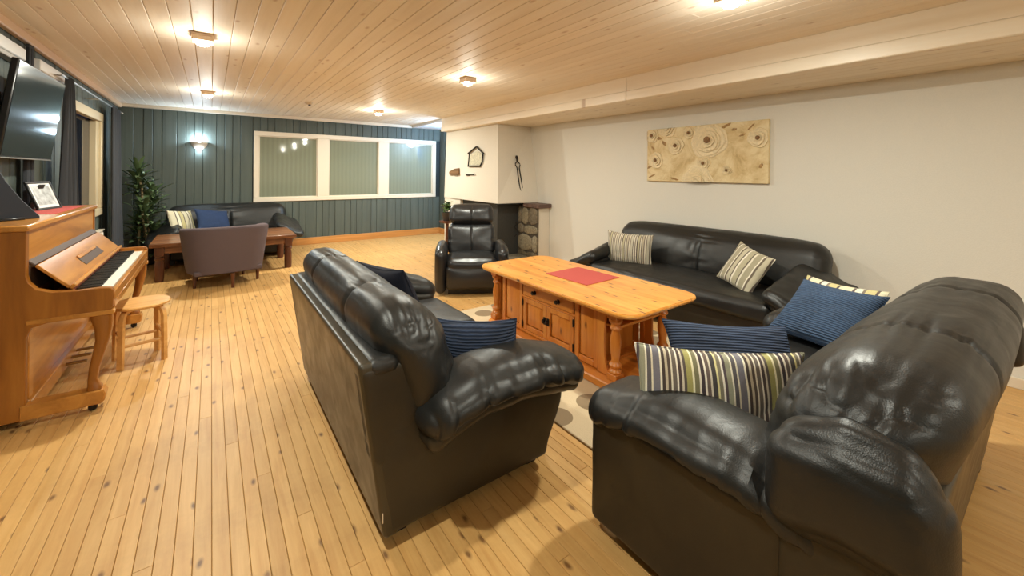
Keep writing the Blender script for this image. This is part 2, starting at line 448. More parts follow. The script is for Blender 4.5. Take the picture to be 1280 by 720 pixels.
    def soft(self, c, h, r, n=16, puff=(0, 0, 0), deform=None, wr=None, mat=None):
        """Rounded, puffed box: c centre, h half sizes, r edge radius, puff bulge per face axis, deform(p)->p, wr(p)->displacement."""
        h = np.array(h, float); r = min(r, 0.999 * h.min())
        nn = (n, n, n) if isinstance(n, int) else n
        gs = []
        for k in range(3):
            g = np.linspace(-1, 1, nn[k] + 1)
            # spend more rows on the rounded edge than on the flat middle
            e = min(0.95, r / h[k]); q = min(0.75, max(0.35, e * 1.3))
            gs.append(np.sign(g) * np.where(np.abs(g) < 1 - q, np.abs(g) / (1 - q) * (1 - e), (1 - e) + e * (np.abs(g) - (1 - q)) / q))
        P = []; F = []; base = 0
        for a in range(3):
            b_, c_ = [(1, 2), (2, 0), (0, 1)][a]
            for s in (-1, 1):
                U, V = np.meshgrid(gs[b_], gs[c_], indexing='ij')
                q = np.zeros((*U.shape, 3)); q[..., a] = s; q[..., b_] = U; q[..., c_] = V
                P.append(q.reshape(-1, 3))
                I = np.arange(U.size).reshape(U.shape) + base
                base += U.size
                quad = np.stack([I[:-1, :-1], I[1:, :-1], I[1:, 1:], I[:-1, 1:]], -1).reshape(-1, 4)
                if s < 0:
                    quad = quad[:, ::-1]
                F.append(quad)
        P = np.concatenate(P); F = np.concatenate(F)
        key = np.round(P * 1e6).astype(np.int64)
        _, first, inv = np.unique(key, axis=0, return_index=True, return_inverse=True)
        inv = inv.reshape(-1)
        P = P[first]; F = inv[F]
        q = P * h
        core = np.clip(q, -(h - r), h - r)
        d = q - core
        ln = np.linalg.norm(d, axis=1, keepdims=True); ln[ln < 1e-9] = 1
        out = core + d / ln * r
        for a in range(3):
            if puff[a]:
                b_, c_ = [(1, 2), (2, 0), (0, 1)][a]
                k = (1 - P[:, b_] ** 2) ** 1.5 * (1 - P[:, c_] ** 2) ** 1.5
                out[:, a] += np.sign(P[:, a]) * np.abs(P[:, a]) ** 3 * k * puff[a]
        pn = P
        p = out + np.array(c)
        if deform:
            p = deform(p, pn)
        if wr:
            # vertex normals
            a = p[F[:, 1]] - p[F[:, 0]]; b2 = p[F[:, 3]] - p[F[:, 0]]
            fn = np.cross(a, b2)
            vn = np.zeros_like(p)
            for k in range(4):
                np.add.at(vn, F[:, k], fn)
            vn /= np.maximum(np.linalg.norm(vn, axis=1, keepdims=True), 1e-12)
            p = p + vn * wr(p, pn)[:, None]
        return self.add([tuple(x) for x in p], [tuple(int(i) for i in f) for f in F], mat)
    def split_x(self, cuts):
        """Part the faces into sections between x cuts; neighbours meet along the cut."""
        out = [B() for _ in range(len(cuts) + 1)]
        maps = [{} for _ in out]
        for f in self.f:
            cx = sum(self.v[i][0] for i in f) / len(f)
            k = sum(cx > c for c in cuts)
            b, mp = out[k], maps[k]
            q = []
            for i in f:
                if i not in mp:
                    mp[i] = len(b.v); b.v.append(self.v[i])
                q.append(mp[i])
            b.f.append(tuple(q))
        return out
    def mesh(self, name):
        me = bpy.data.meshes.new(name)
        me.from_pydata(self.v, [], self.f)
        bm = bmesh.new(); bm.from_mesh(me)
        bmesh.ops.recalc_face_normals(bm, faces=bm.faces)
        bm.to_mesh(me); bm.free()
        return me
    def build(self, name, mat, parent=None, smooth=True, angle=38):
        me = self.mesh(name)
        if smooth:
            me.shade_smooth(); me.set_sharp_from_angle(angle=math.radians(angle))
        if mat:
            me.materials.append(mat)
        o = bpy.data.objects.new(name, me); COL.objects.link(o)
        if parent:
            o.parent = parent
        return o

def tag(o, label=None, cat=None, group=None, kind=None):
    if label: o['label'] = label
    if cat: o['category'] = cat
    if group: o['group'] = group
    if kind: o['kind'] = kind
    return o

def thing(name, label, cat, loc=(0, 0, 0), rz=0.0, group=None):
    o = bpy.data.objects.new(name, None); COL.objects.link(o)
    o.empty_display_size = 0.1
    o.location = loc; o.rotation_euler = (0, 0, rz)
    return tag(o, label, cat, group)

def struct(name, b, mat, **k):
    return tag(b.build(name, mat, **k), kind='structure')

def place(name, me, mat, loc, parent=None):
    """Link another object that shares mesh data."""
    o = bpy.data.objects.new(name, me); COL.objects.link(o); o.location = loc
    if parent: o.parent = parent
    return o

def copy_thing(root, loc, rz=None, label=None):
    r = root.copy(); COL.objects.link(r); r.location = loc
    if rz is not None: r.rotation_euler = (0, 0, rz)
    if label: r['label'] = label
    for ch in list(root.children):
        c = ch.copy(); COL.objects.link(c); c.parent = r
        for g in list(ch.children):
            d = g.copy(); COL.objects.link(d); d.parent = c
    return r

# ================================================================== SETTING
# floor: slab with one object per board
floor = struct('floor', B().box(XL - 0.1, XR + 0.1, YB, YF + 0.1, -0.1, -0.012, 0), SUBFLOOR)
bw = 0.058
nb = int((XR - XL) / bw) + 1
for i in range(nb):
    x0 = XL + i * bw
    cuts = [YB, 0.4 + ((i * 1.37) % 3.1), 4.2 + ((i * 2.11) % 3.6), YF]
    for k in range(3):
        if i >= 98: continue
        b = B().box(0.0007, min(bw, XR - x0) - 0.0007, cuts[k] + 0.0006, cuts[k + 1] - 0.0006, -0.014, 0.0, 0.0016)
        o = b.build('board', FLOOR, floor, smooth=False)
        o.location.x = x0

# ceiling
ceiling = struct('ceiling', B().box(XL - 0.1, XB + 0.05, YB, YF + 0.1, ZC + 0.014, ZC + 0.1, 0), CEILBACK)
cw = 0.121
nc = int((XB + 0.03 - XL) / cw) + 1
for i in range(nc):
    x0 = XL + i * cw
    x1 = min(cw, XB + 0.045 - x0)
    cut = 1.0 + ((i * 2.7) % 5.2)
    for a, c in ((YB, cut), (cut, YF)):
        o = B().box(0.0015, x1 - 0.0015, a + 0.0008, c - 0.0008, ZC, ZC + 0.016, 0.0035).build('board', CEIL, ceiling, smooth=False)
        o.location.x = x0
# the boxed-in beam along the right wall: face of two boards, soffit of boards
beam = struct('ceiling_beam', B().box(XB + 0.02, XR + 0.05, YB, YH, ZB + 0.016, ZC + 0.1, 0), CEILBACK)
for a, c in ((YB, 2.9), (2.9, YH)):
    B().box(XB, XB + 0.022, a + 0.001, c - 0.001, ZB + 0.105, ZC, 0.003).build('board', BEAM, beam, smooth=False)
    B().box(XB - 0.012, XB + 0.022, a + 0.001, c - 0.001, ZB, ZB + 0.103, 0.006).build('board', BEAM, beam, smooth=False)
for k in range(7):
    xa = XB + 0.022 + k * 0.12
    B().box(xa + 0.001, min(xa + 0.119, XR), YB, YH, ZB, ZB + 0.018, 0.003).build('board', BEAM, beam, smooth=False)
# alcove ceiling, past the end of the beam
struct('ceiling_alcove', B().box(XB + 0.05, XA + 0.3, YH, YF + 0.05, ZA, ZC + 0.1, 0), ALCOVE)

# right wall, near-end wall, blank wall behind the camera
struct('wall_right', B().box(XR, XR + 0.12, YB, YH, 0, ZC, 0), WALL_WHITE)
struct('wall_front', B().box(XL - 0.12, XR + 0.12, YB - 0.12, YB, 0, ZC, 0), WALL_WHITE)
struct('baseboard_right', B().box(XR - 0.014, XR, YB, 5.0, 0.0, 0.075, 0.004), WHITE_TRIM)

# back wall of upright green planks with the inner window
WX0, WX1, WZ0, WZ1 = 0.63, 4.30, 0.868, 2.187
wall_back = B()
wall_back.box(XL - 0.1, WX0, YF + 0.02, YF + 0.12, 0, ZC, 0)
wall_back.box(WX0, WX1, YF + 0.02, YF + 0.12, 0, WZ0, 0)
wall_back.box(WX0, WX1, YF + 0.02, YF + 0.12, WZ1, ZC, 0)
wall_back.box(WX1, XA + 0.15, YF + 0.02, YF + 0.12, 0, ZC, 0)
wall_back = struct('wall_back', wall_back, GREENBACK)
x = XL; k = 0
while x < XA - 0.01:
    wd = 0.118 if k % 4 else 0.19
    x1 = min(x + wd, XA)
    spans = [(0.0, ZC)]
    if x1 > WX0 and x < WX1:
        spans = [(0.0, WZ0), (WZ1, ZC)]
    proud = 0.0 if k % 2 else 0.003
    for a, c in spans:
        if x < 3.7 and c == ZC or c != ZC:
            B().box(x + 0.002, x1 - 0.002, YF - proud, YF + 0.022, a, c, 0.005).build('plank', GREEN, wall_back, smooth=False)
        else:
            B().box(x + 0.002, x1 - 0.002, YF - proud, YF + 0.022, a, ZA, 0.005).build('plank', GREEN, wall_back, smooth=False)
    x = x1; k += 1
struct('baseboard_back', B().box(XL, XA, YF - 0.028, YF - 0.006, 0, 0.135, 0.006), PINE_BASE)
struct('trim_1', B().box(XL, XB + 0.04, YF - 0.034, YF - 0.006, ZC - 0.058, ZC, 0.006), WHITE_TRIM)

# inner window
win = B()
win.box(WX0, WX1, YF - 0.03, YF + 0.07, WZ1 - 0.085, WZ1, 0.006)
win.box(WX0, WX1, YF - 0.03, YF + 0.07, WZ0, WZ0 + 0.075, 0.006)
win.box(WX0, WX0 + 0.085, YF - 0.03, YF + 0.07, WZ0 + 0.075, WZ1 - 0.085, 0.006)
win.box(WX1 - 0.085, WX1, YF - 0.03, YF + 0.07, WZ0 + 0.075, WZ1 - 0.085, 0.006)
window_1 = tag(win.build('window_1', WHITE_TRIM), kind='structure')
for a, c in ((1.715, 1.93), (2.94, 3.165)):
    B().box(a, c, YF - 0.022, YF + 0.07, WZ0 + 0.07, WZ1 - 0.08, 0.006).build('mullion', WHITE_TRIM, window_1)
GLASS = glass_film('greenish_glass', srgb(128, 132, 112), 0.05)
for a, c in ((WX0 + 0.08, 1.72), (1.925, 2.945), (3.16, WX1 - 0.08)):
    B().box(a, c, YF + 0.02, YF + 0.03, WZ0 + 0.07, WZ1 - 0.08, 0).build('pane', GLASS, window_1)
    bd = B()
    for (p, q, r_, s_) in ((a, c, WZ0 + 0.07, WZ0 + 0.09), (a, c, WZ1 - 0.1, WZ1 - 0.08)):
        bd.box(p, q, YF, YF + 0.035, r_, s_, 0.003)
    for (p, q) in ((a, a + 0.02), (c - 0.02, c)):
        bd.box(p, q, YF, YF + 0.035, WZ0 + 0.09, WZ1 - 0.1, 0.003)
    bd.build('glazing_bead', WHITE_TRIM, window_1)

# alcove right wall with a white door
wr_ = struct('wall_alcove', B().box(XA + 0.022, XA + 0.12, YH - 0.05, YF + 0.1, 0, ZC, 0), GREENBACK)
y = YF; k = 0
DY0, DY1, DZ = 7.55, 8.50, 2.10
while y > YH:
    y0 = max(y - 0.118, YH)
    if y0 < DY1 + 0.06 and y > DY0 - 0.06:
        spans = [(DZ + 0.06, ZA)]
    else:
        spans = [(0, ZA)]
    for a, c in spans:
        B().box(XA - (0.004 if k % 2 else 0), XA + 0.022, y0 + 0.002, y - 0.002, a, c, 0.008).build('plank', GREEN, wr_, smooth=False)
    y = y0; k += 1
struct('baseboard_alcove', B().box(XA - 0.024, XA - 0.004, DY1 + 0.07, YF - 0.03, 0, 0.135, 0.006), PINE_BASE)
door = B()
door.box(XA - 0.03, XA + 0.02, DY1, DY1 + 0.075, 0, DZ + 0.075, 0.005)
door.box(XA - 0.03, XA + 0.02, DY0 - 0.075, DY0, 0, DZ + 0.075, 0.005)
door.box(XA - 0.03, XA + 0.02, DY0, DY1, DZ, DZ + 0.075, 0.005)
door_1 = struct('door_1', door, WHITE_TRIM)
for k in range(6):
    ya = DY0 + 0.01 + k * 0.155
    B().box(XA - 0.012, XA + 0.02, ya, ya + 0.153, 0.01, 1.55 if 0 < k < 5 else DZ - 0.01, 0.006).build('plank', WHITE_TRIM, door_1)
B().box(XA - 0.004, XA + 0.02, DY0 + 0.165, DY0 + 0.785, 1.552, DZ - 0.01, 0.004).build('pane', plain('blue_lit_pane', srgb(110, 150, 190), 0.08, spec=0.6), door_1)  # blue light in the door glass is put into its base colour
B().lathe([(0.0, -0.07), (0.022, -0.065), (0.022, -0.045), (0.01, -0.04), (0.01, -0.012)], (XA, DY1 - 0.08, 1.02), 12, 0).build('knob', STEEL, door_1)

# left wall of green planks with a dark window
LW0, LW1, LZ0, LZ1 = 6.17, 7.72, 0.85, 2.19
wl = B()
wl.box(XL - 0.12, XL - 0.02, YB, LW0, 0, ZC, 0)
wl.box(XL - 0.12, XL - 0.02, LW0, LW1, 0, LZ0, 0)
wl.box(XL - 0.12, XL - 0.02, LW0, LW1, LZ1, ZC, 0)
wl.box(XL - 0.12, XL - 0.02, LW1, YF + 0.1, 0, ZC, 0)
wall_left = struct('wall_left', wl, GREENBACK)
y = 1.6; k = 0
while y < YF:
    y1 = min(y + (0.118 if k % 3 else 0.16), YF)
    spans = [(0.0, ZC)]
    if y1 > LW0 and y < LW1:
        spans = [(0.0, LZ0), (LZ1, ZC)]
    for a, c in spans:
        B().box(XL - 0.022, XL + (0.004 if k % 2 else 0.0), y + 0.002, y1 - 0.002, a, c, 0.008).build('plank', GREEN, wall_left, smooth=False)
    y = y1; k += 1
B().box(XL - 0.022, XL, YB, 1.6, 0, ZC, 0).build('panelling', GREEN, wall_left)
struct('baseboard_left', B().box(XL, XL + 0.02, 1.0, YF - 0.03, 0, 0.12, 0.005), PINE_BASE)
struct('trim_2', B().box(XL + 0.004, XL + 0.05, YB, YF - 0.034, ZC - 0.075, ZC, 0.008), plain('pale_wood_trim', srgb(214, 178, 142), 0.45))
wf = B()
wf.box(XL - 0.03, XL + 0.035, LW0, LW1, LZ1 - 0.11, LZ1, 0.006)
wf.box(XL - 0.03, XL + 0.035, LW0, LW1, LZ0, LZ0 + 0.09, 0.006)
wf.box(XL - 0.03, XL + 0.035, LW0, LW0 + 0.10, LZ0 + 0.09, LZ1 - 0.11, 0.006)
wf.box(XL - 0.03, XL + 0.035, LW1 - 0.13, LW1, LZ0 + 0.09, LZ1 - 0.11, 0.006)
CREAM = plain('cream_paint', srgb(196, 180, 148), 0.45)
window_2 = struct('window_2', wf, CREAM)
B().box(XL - 0.06, XL + 0.01, LW1 - 0.28, LW1 - 0.13, LZ0 + 0.09, LZ1 - 0.11, 0.006).build('sash', CREAM, window_2)
B().box(XL - 0.07, XL - 0.055, LW0 + 0.1, LW1 - 0.13, LZ0 + 0.09, LZ1 - 0.11, 0).build('pane', NIGHT, window_2)

# chimney block behind the hood
struct('wall_chimney', B().box(3.80, XR + 0.1, 6.75, YH, 0, 0.953, 0.0), HOOD_WHITE)

# ================================================================== CEILING LIGHTS
def downlight(x, y, label, k=1.0):
    t = thing('ceiling_light', label, 'light', (x, y, ZC))
    h = B()
    h.box(-0.07, 0.07, -0.07, 0.07, -0.018, 0.0, 0.003)
    for (a, b_, c, d) in ((-0.07, -0.054, -0.07, 0.07), (0.054, 0.07, -0.07, 0.07), (-0.054, 0.054, -0.07, -0.054), (-0.054, 0.054, 0.054, 0.07)):
        h.box(a, b_, c, d, -0.056, -0.018, 0.003)
    h.build('housing', LAMP_BODY, t)
    B().lathe([(0.03, -0.02), (0.047, -0.03), (0.05, -0.062), (0.042, -0.078), (0.024, -0.086), (0.0, -0.089)], segs=20).build('bulb', LAMP_ON, t)
    ld = bpy.data.lights.new('lamp_light', 'AREA'); ld.shape = 'DISK'; ld.size = 0.09
    ld.energy = LAMP_W * k; ld.color = LAMP_COL
    lo = bpy.data.objects.new('lamp_light', ld); COL.objects.link(lo); lo.parent = t; lo.location = (0, 0, -0.093)
    # added, unseen fill light hung below the bulb to brighten the ceiling
    ld = bpy.data.lights.new('ceiling_fill', 'POINT'); ld.energy = CEIL_FILL_W * k; ld.color = LAMP_COL; ld.shadow_soft_size = 0.04
    lo = bpy.data.objects.new('ceiling_fill', ld); COL.objects.link(lo); lo.parent = t; lo.location = (0, 0, -0.20)
    return t
downlight(-0.06, 4.04, 'square ceiling downlight over the floor beside the piano')
downlight(-0.04, 6.88, 'small square ceiling downlight in front of the lit wall sconce', 1.2)
downlight(2.32, 4.03, 'square ceiling downlight in the middle of the room over the recliner')
downlight(2.33, 7.12, 'small far ceiling downlight before the wide inner window', 1.6)
downlight(2.44, 1.19, 'ceiling downlight cut off by the top edge over the near sofas')
downlight(-0.06, 1.2, 'ceiling downlight overhead just in front of the camera', 0.85)
downlight(2.44, -1.7, 'ceiling downlight behind the camera on the sofa side', 0.8)
downlight(-0.06, -1.7, 'ceiling downlight behind the camera on the piano side', 0.8)

# cool lamp in the alcove, round glass globe under the ceiling
t = thing('alcove_light', 'cool white globe lamp under the alcove ceiling behind the chimney', 'light', (4.22, 7.72, ZA))
B().lathe([(0.07, 0), (0.07, -0.02), (0.05, -0.03)], segs=20).build('mount', WHITE_TRIM, t)
B().lathe([(0.03, -0.03), (0.055, -0.05), (0.065, -0.085), (0.05, -0.12), (0.0, -0.14)], segs=20).build('globe', LAMP_COOL, t)
ld = bpy.data.lights.new('lamp_light', 'POINT'); ld.energy = 85; ld.color = (0.42, 0.66, 1.0); ld.shadow_soft_size = 0.1
lo = bpy.data.objects.new('lamp_light', ld); COL.objects.link(lo); lo.parent = t; lo.location = (0, 0, -0.26)

# smoke detector
t = thing('smoke_detector', 'small round smoke detector on the far part of the plank ceiling', 'detector', (1.205, 6.96, ZC))
B().lathe([(0.06, 0), (0.06, -0.012), (0.045, -0.03), (0.0, -0.04)], segs=24).build('body', plain('detector_plastic', srgb(206, 190, 168), 0.5), t)
B().lathe([(0.018, -0.036), (0.018, -0.05), (0, -0.052)], (0.01, 0, 0), 12).build('sensor', BLACK, t)

# wall sconce
t = thing('wall_sconce', 'plaster half-bowl wall sconce shining up the green plank wall', 'light', (-0.17, YF - 0.008, 1.88))
b = B()
n = 20
prof = [(0.12, 0.055), (0.118, 0.03), (0.103, -0.015), (0.07, -0.055), (0.025, -0.075)]
vs = []; fs = []
for r_, z_ in prof:
    for k in range(n + 1):
        a = PI + PI * k / n
        vs.append((r_ * math.cos(a), 0.85 * r_ * math.sin(a), z_))
for i in range(len(prof) - 1):
    for k in range(n):
        fs.append((i * (n + 1) + k, i * (n + 1) + k + 1, (i + 1) * (n + 1) + k + 1, (i + 1) * (n + 1) + k))
b.add(vs, fs)
bowl = b.build('bowl', SCONCE, t)
md = bowl.modifiers.new('thick', 'SOLIDIFY'); md.thickness = 0.008; md.offset = -1
B().box(-0.05, 0.05, -0.02, 0.0, -0.04, 0.05, 0.004).build('back_plate', SCONCE, t)
B().lathe([(0.012, -0.01), (0.022, 0.01), (0.02, 0.035), (0.0, 0.042)], (0, -0.045, 0), 14).build('bulb', LAMP_COOL, t)
for z_, e in ((0.085, SCONCE_W), (-0.105, SCONCE_W * 0.16)):
    ld = bpy.data.lights.new('lamp_light', 'POINT'); ld.energy = e; ld.color = COOL; ld.shadow_soft_size = 0.03
    lo = bpy.data.objects.new('lamp_light', ld); COL.objects.link(lo); lo.parent = t; lo.location = (0, -0.075, z_)

# ================================================================== LEATHER SOFAS
def crease(p, scale, seed=0.0, k=5):
    """Thin valleys between broad folds, 0..1."""
    q = p * np.array(scale) + seed
    wob = np.stack([vnoise(p * 5 + 3.1 + seed), vnoise(p * 5 + 7.7 + seed), vnoise(p * 5 + 1.3 + seed)], 1)
    q = q + 0.5 * wob
    a = 1 - np.abs(2 * vnoise(q) - 1)
    b = 1 - np.abs(2 * vnoise(q * 1.9 + 5.2) - 1)
    return a ** k + 0.5 * b ** k

def wr_leather(amp, scale, seed):
    def f(p, pn):
        return -amp * crease(p, scale, seed)
    return f

def loveseat(name, label, loc, rz, W=1.68, D=0.92, zt=0.92, seats=2, caps=False, seed=0.0, badge=False, over=0.0, roll=0.15):
    """Overstuffed leather sofa, local x = width, y = forward from the rear, z up."""
    t = thing(name, label, 'sofa', loc, rz)
    hw = W / 2
    def lean(p, pn):
        p = p.copy(); p[:, 1] -= 0.10 * (p[:, 2] - 0.05) / 0.68; return p
    B().soft((0, 0.035 if not caps else 0.085, 0.395 if not caps else 0.385), (hw - 0.004 if not caps else hw - 0.05, 0.032, 0.345 if not caps else 0.335), 0.02, (40, 10, 20), deform=lean).build('back_panel', LEATHER_B, t)
    if not caps:
        B().soft((0, 0.0, 0.708), (hw + 0.003, 0.068, 0.040), 0.038, (60, 12, 12), deform=lambda p, pn: p,
             wr=wr_leather(0.002, (10, 30, 30), seed)).build('back_rim', LEATHER, t)
    for s in (-1, 1):
        def sd(p, pn):
            p = p.copy()
            p[:, 1] -= 0.10 * (p[:, 2] - 0.05) / 0.68 * (1 - sstep(p[:, 1], 0.05, 0.4))
            if caps: return p
            k = sstep(p[:, 1], 0.55, D) * (1 - sstep(p[:, 2], 0.06, 0.34))
            p[:, 1] -= 0.10 * k
            return p
        ys = 0.262 if caps else 0.02
        B().soft((s * (hw - 0.07), (D + 0.002 + ys) / 2, 0.27 if not caps else 0.285), (0.07, (D + 0.002 - ys) / 2, 0.215 if not caps else 0.23), 0.030, 24, puff=(0.012 if not caps else 0.004, 0, 0), deform=sd,
                 wr=wr_leather(0.002, (3, 3, 6), seed + s)).build('side_panel', LEATHER_S, t)
        if caps:
            B().soft((s * (hw - 0.060), 0.16, 0.335), (0.063, 0.112, 0.28), 0.03, 16, puff=(0.006, 0, 0)).build('back_side', LEATHER_S, t)
        else:
            B().soft((s * (hw - 0.055), 0.115, 0.53), (0.055, 0.112, 0.195), 0.028, 16, deform=lean).build('back_side', LEATHER_S, t)
        def ar(p, pn):
            p = p.copy()
            yy = (p[:, 1] - 0.1) / (D - 0.1)
            p[:, 2] -= 0.075 * sstep(p[:, 1], D - 0.34, D + 0.06) + 0.075 * (1 - sstep(p[:, 1], 0.10, 0.40))
            p[:, 0] += s * 0.03 * np.sin(np.clip(yy, 0, 1) * PI)
            p[:, 2] += 0.035 * sstep(-pn[:, 2], 0.1, 0.9) * (1 - np.abs(pn[:, 1]) ** 2)
            return p
        def arw(p, pn):
            edge = sstep(s * pn[:, 0], 0.2, 1.0)
            q = p.copy(); q[:, 0] -= s * hw
            return (-0.013 * edge - 0.003) * crease(q, (1.5, 15, 1.5), seed + 3 * s, 3) + 0.008 * (vnoise(q * np.array([3.0, 6, 3]) + seed) - 0.5)
        B().soft((s * (hw - 0.02 + over), 0.50 * D + 0.085, 0.555), (0.165, 0.455 * D, 0.085), 0.083, (30, 64, 22), puff=(0.02, 0.01, 0.03), deform=ar, wr=arw).build('arm_cushion', LEATHER, t)
        def ar2(p, pn):
            p = p.copy()
            p[:, 2] -= 0.05 * sstep(p[:, 1], D - 0.34, D + 0.02) + 0.075 * (1 - sstep(p[:, 1], 0.10, 0.42))
            return p
        B().soft((s * (hw - 0.045 + over), 0.50 * D + 0.075, 0.487), (0.145, 0.435 * D, 0.05), 0.048, (20, 44, 14), puff=(0.01 if not caps else 0.0, 0, 0), deform=ar2,
                 wr=wr_leather(0.005, (4, 8, 4), seed + 9 * s)).build('arm_pad', LEATHER_S, t)
        if caps:
            def cp(p, pn):
                p = p.copy()
                p[:, 2] += 0.30 * (0.12 - p[:, 1]) * (p[:, 1] > 0.12) 
                p[:, 2] -= 0.05 * sstep(-p[:, 1], -0.02, 0.08)
                return p
            def cpw(p, pn):
                return -0.006 * crease(p, (6, 3, 12), seed + 17 * s, 4) * sstep(pn[:, 2], -0.1, 0.8)
            B().soft((s * (hw - 0.015), 0.11, 0.69), (0.078, 0.185, 0.135), 0.075, (22, 36, 36), puff=(0.012, 0, 0.03), deform=cp, wr=cpw).build('side_cap', LEATHER, t)
    B().soft((0, 0.52 * D + 0.03, 0.20), (hw - 0.17, 0.43 * D, 0.125), 0.03, 14).build('seat_base', LEATHER_S, t)
    sw = (W - 0.34) / seats
    for i in range(seats):
        cx = -(W - 0.34) / 2 + sw * (i + 0.5)
        B().soft((cx, 0.58 * D + 0.03, 0.375), (sw / 2 - 0.002, 0.42 * D, 0.085), 0.06, 26, puff=(0, 0.015, 0.03),
                 wr=wr_leather(0.004, (7, 5, 5), seed + i)).build('seat_cushion', LEATHER, t)
    # one plump roll along the back, stitched into three sections
    L = hw + 0.03 if not caps else hw - 0.05
    cuts = [-L * 0.42, L * 0.42]
    def bc(p, pn):
        p = p.copy()
        for c in cuts:
            g = np.exp(-((p[:, 0] - c) / 0.014) ** 2)
            p[:, 1] -= 0.010 * g * pn[:, 1]
            p[:, 2] -= 0.010 * g * np.clip(pn[:, 2], 0, 1)
        # ends sink a little
        e = sstep(np.abs(p[:, 0]), L - 0.22, L + 0.03)
        p[:, 2] -= 0.05 * e * sstep(p[:, 2], 0.55, zt)
        p[:, 1] -= 0.34 * (p[:, 2] - 0.42)
        return p
    def bww(p, pn):
        d = np.minimum.reduce([np.abs(p[:, 0] - c) for c in cuts] + [np.abs(np.abs(p[:, 0]) - L) * 0.8])
        near = np.exp(-(d / 0.13) ** 2)
        fr = sstep(pn[:, 1] + pn[:, 2], -0.1, 0.7)
        return -(0.0015 + 0.010 * near * fr) * crease(p, (1.3, 15, 15), seed + 2.3, 3) + 0.008 * (vnoise(p * np.array([2.0, 4, 4]) + seed) - 0.5)
    full = B().soft((0, 0.255, (zt + 0.40) / 2), (L, roll, (zt - 0.40) / 2), min(roll, 0.15) * 0.97, (120, 34, 44), puff=(0.03, 0.03, 0.01), deform=bc, wr=bww)
    for part in full.split_x(cuts):
        part.build('back_cushion', LEATHER, t, angle=80)
    for s in (-1, 1):
        for y in (0.09, D - 0.15):
            B().box(s * (hw - 0.1) - 0.03, s * (hw - 0.1) + 0.03, y - 0.03, y + 0.03, 0.0, 0.075, 0.004).build('foot', BLACK, t)
    if badge:
        B().box(-hw + 0.10, -hw + 0.17, -0.074, -0.067, 0.60, 0.655, 0.004).build('badge', BLACK, t)
        B().box(hw - 0.014, hw - 0.006, -0.0045, -0.0005, 0.12, 0.16, 0.001).build('care_tag', WHITE_TRIM, t)
    return t

# faces +X: local x -> -Y, so rotate by -90 degrees
loveseat('loveseat', 'black leather two-seat sofa seen from behind, its back to the open floor', (0.535, 2.37, 0), -PI / 2, W=1.68, D=0.92, zt=0.93, seed=1.0, badge=True, over=0.02)
loveseat('leather_sofa', 'large black leather sofa closest to the camera, seen from its arm end', (2.21, 0.21, 0), 0.0, W=1.92, D=0.95, zt=0.965, seats=2, caps=True, seed=4.0, roll=0.19, over=-0.125)

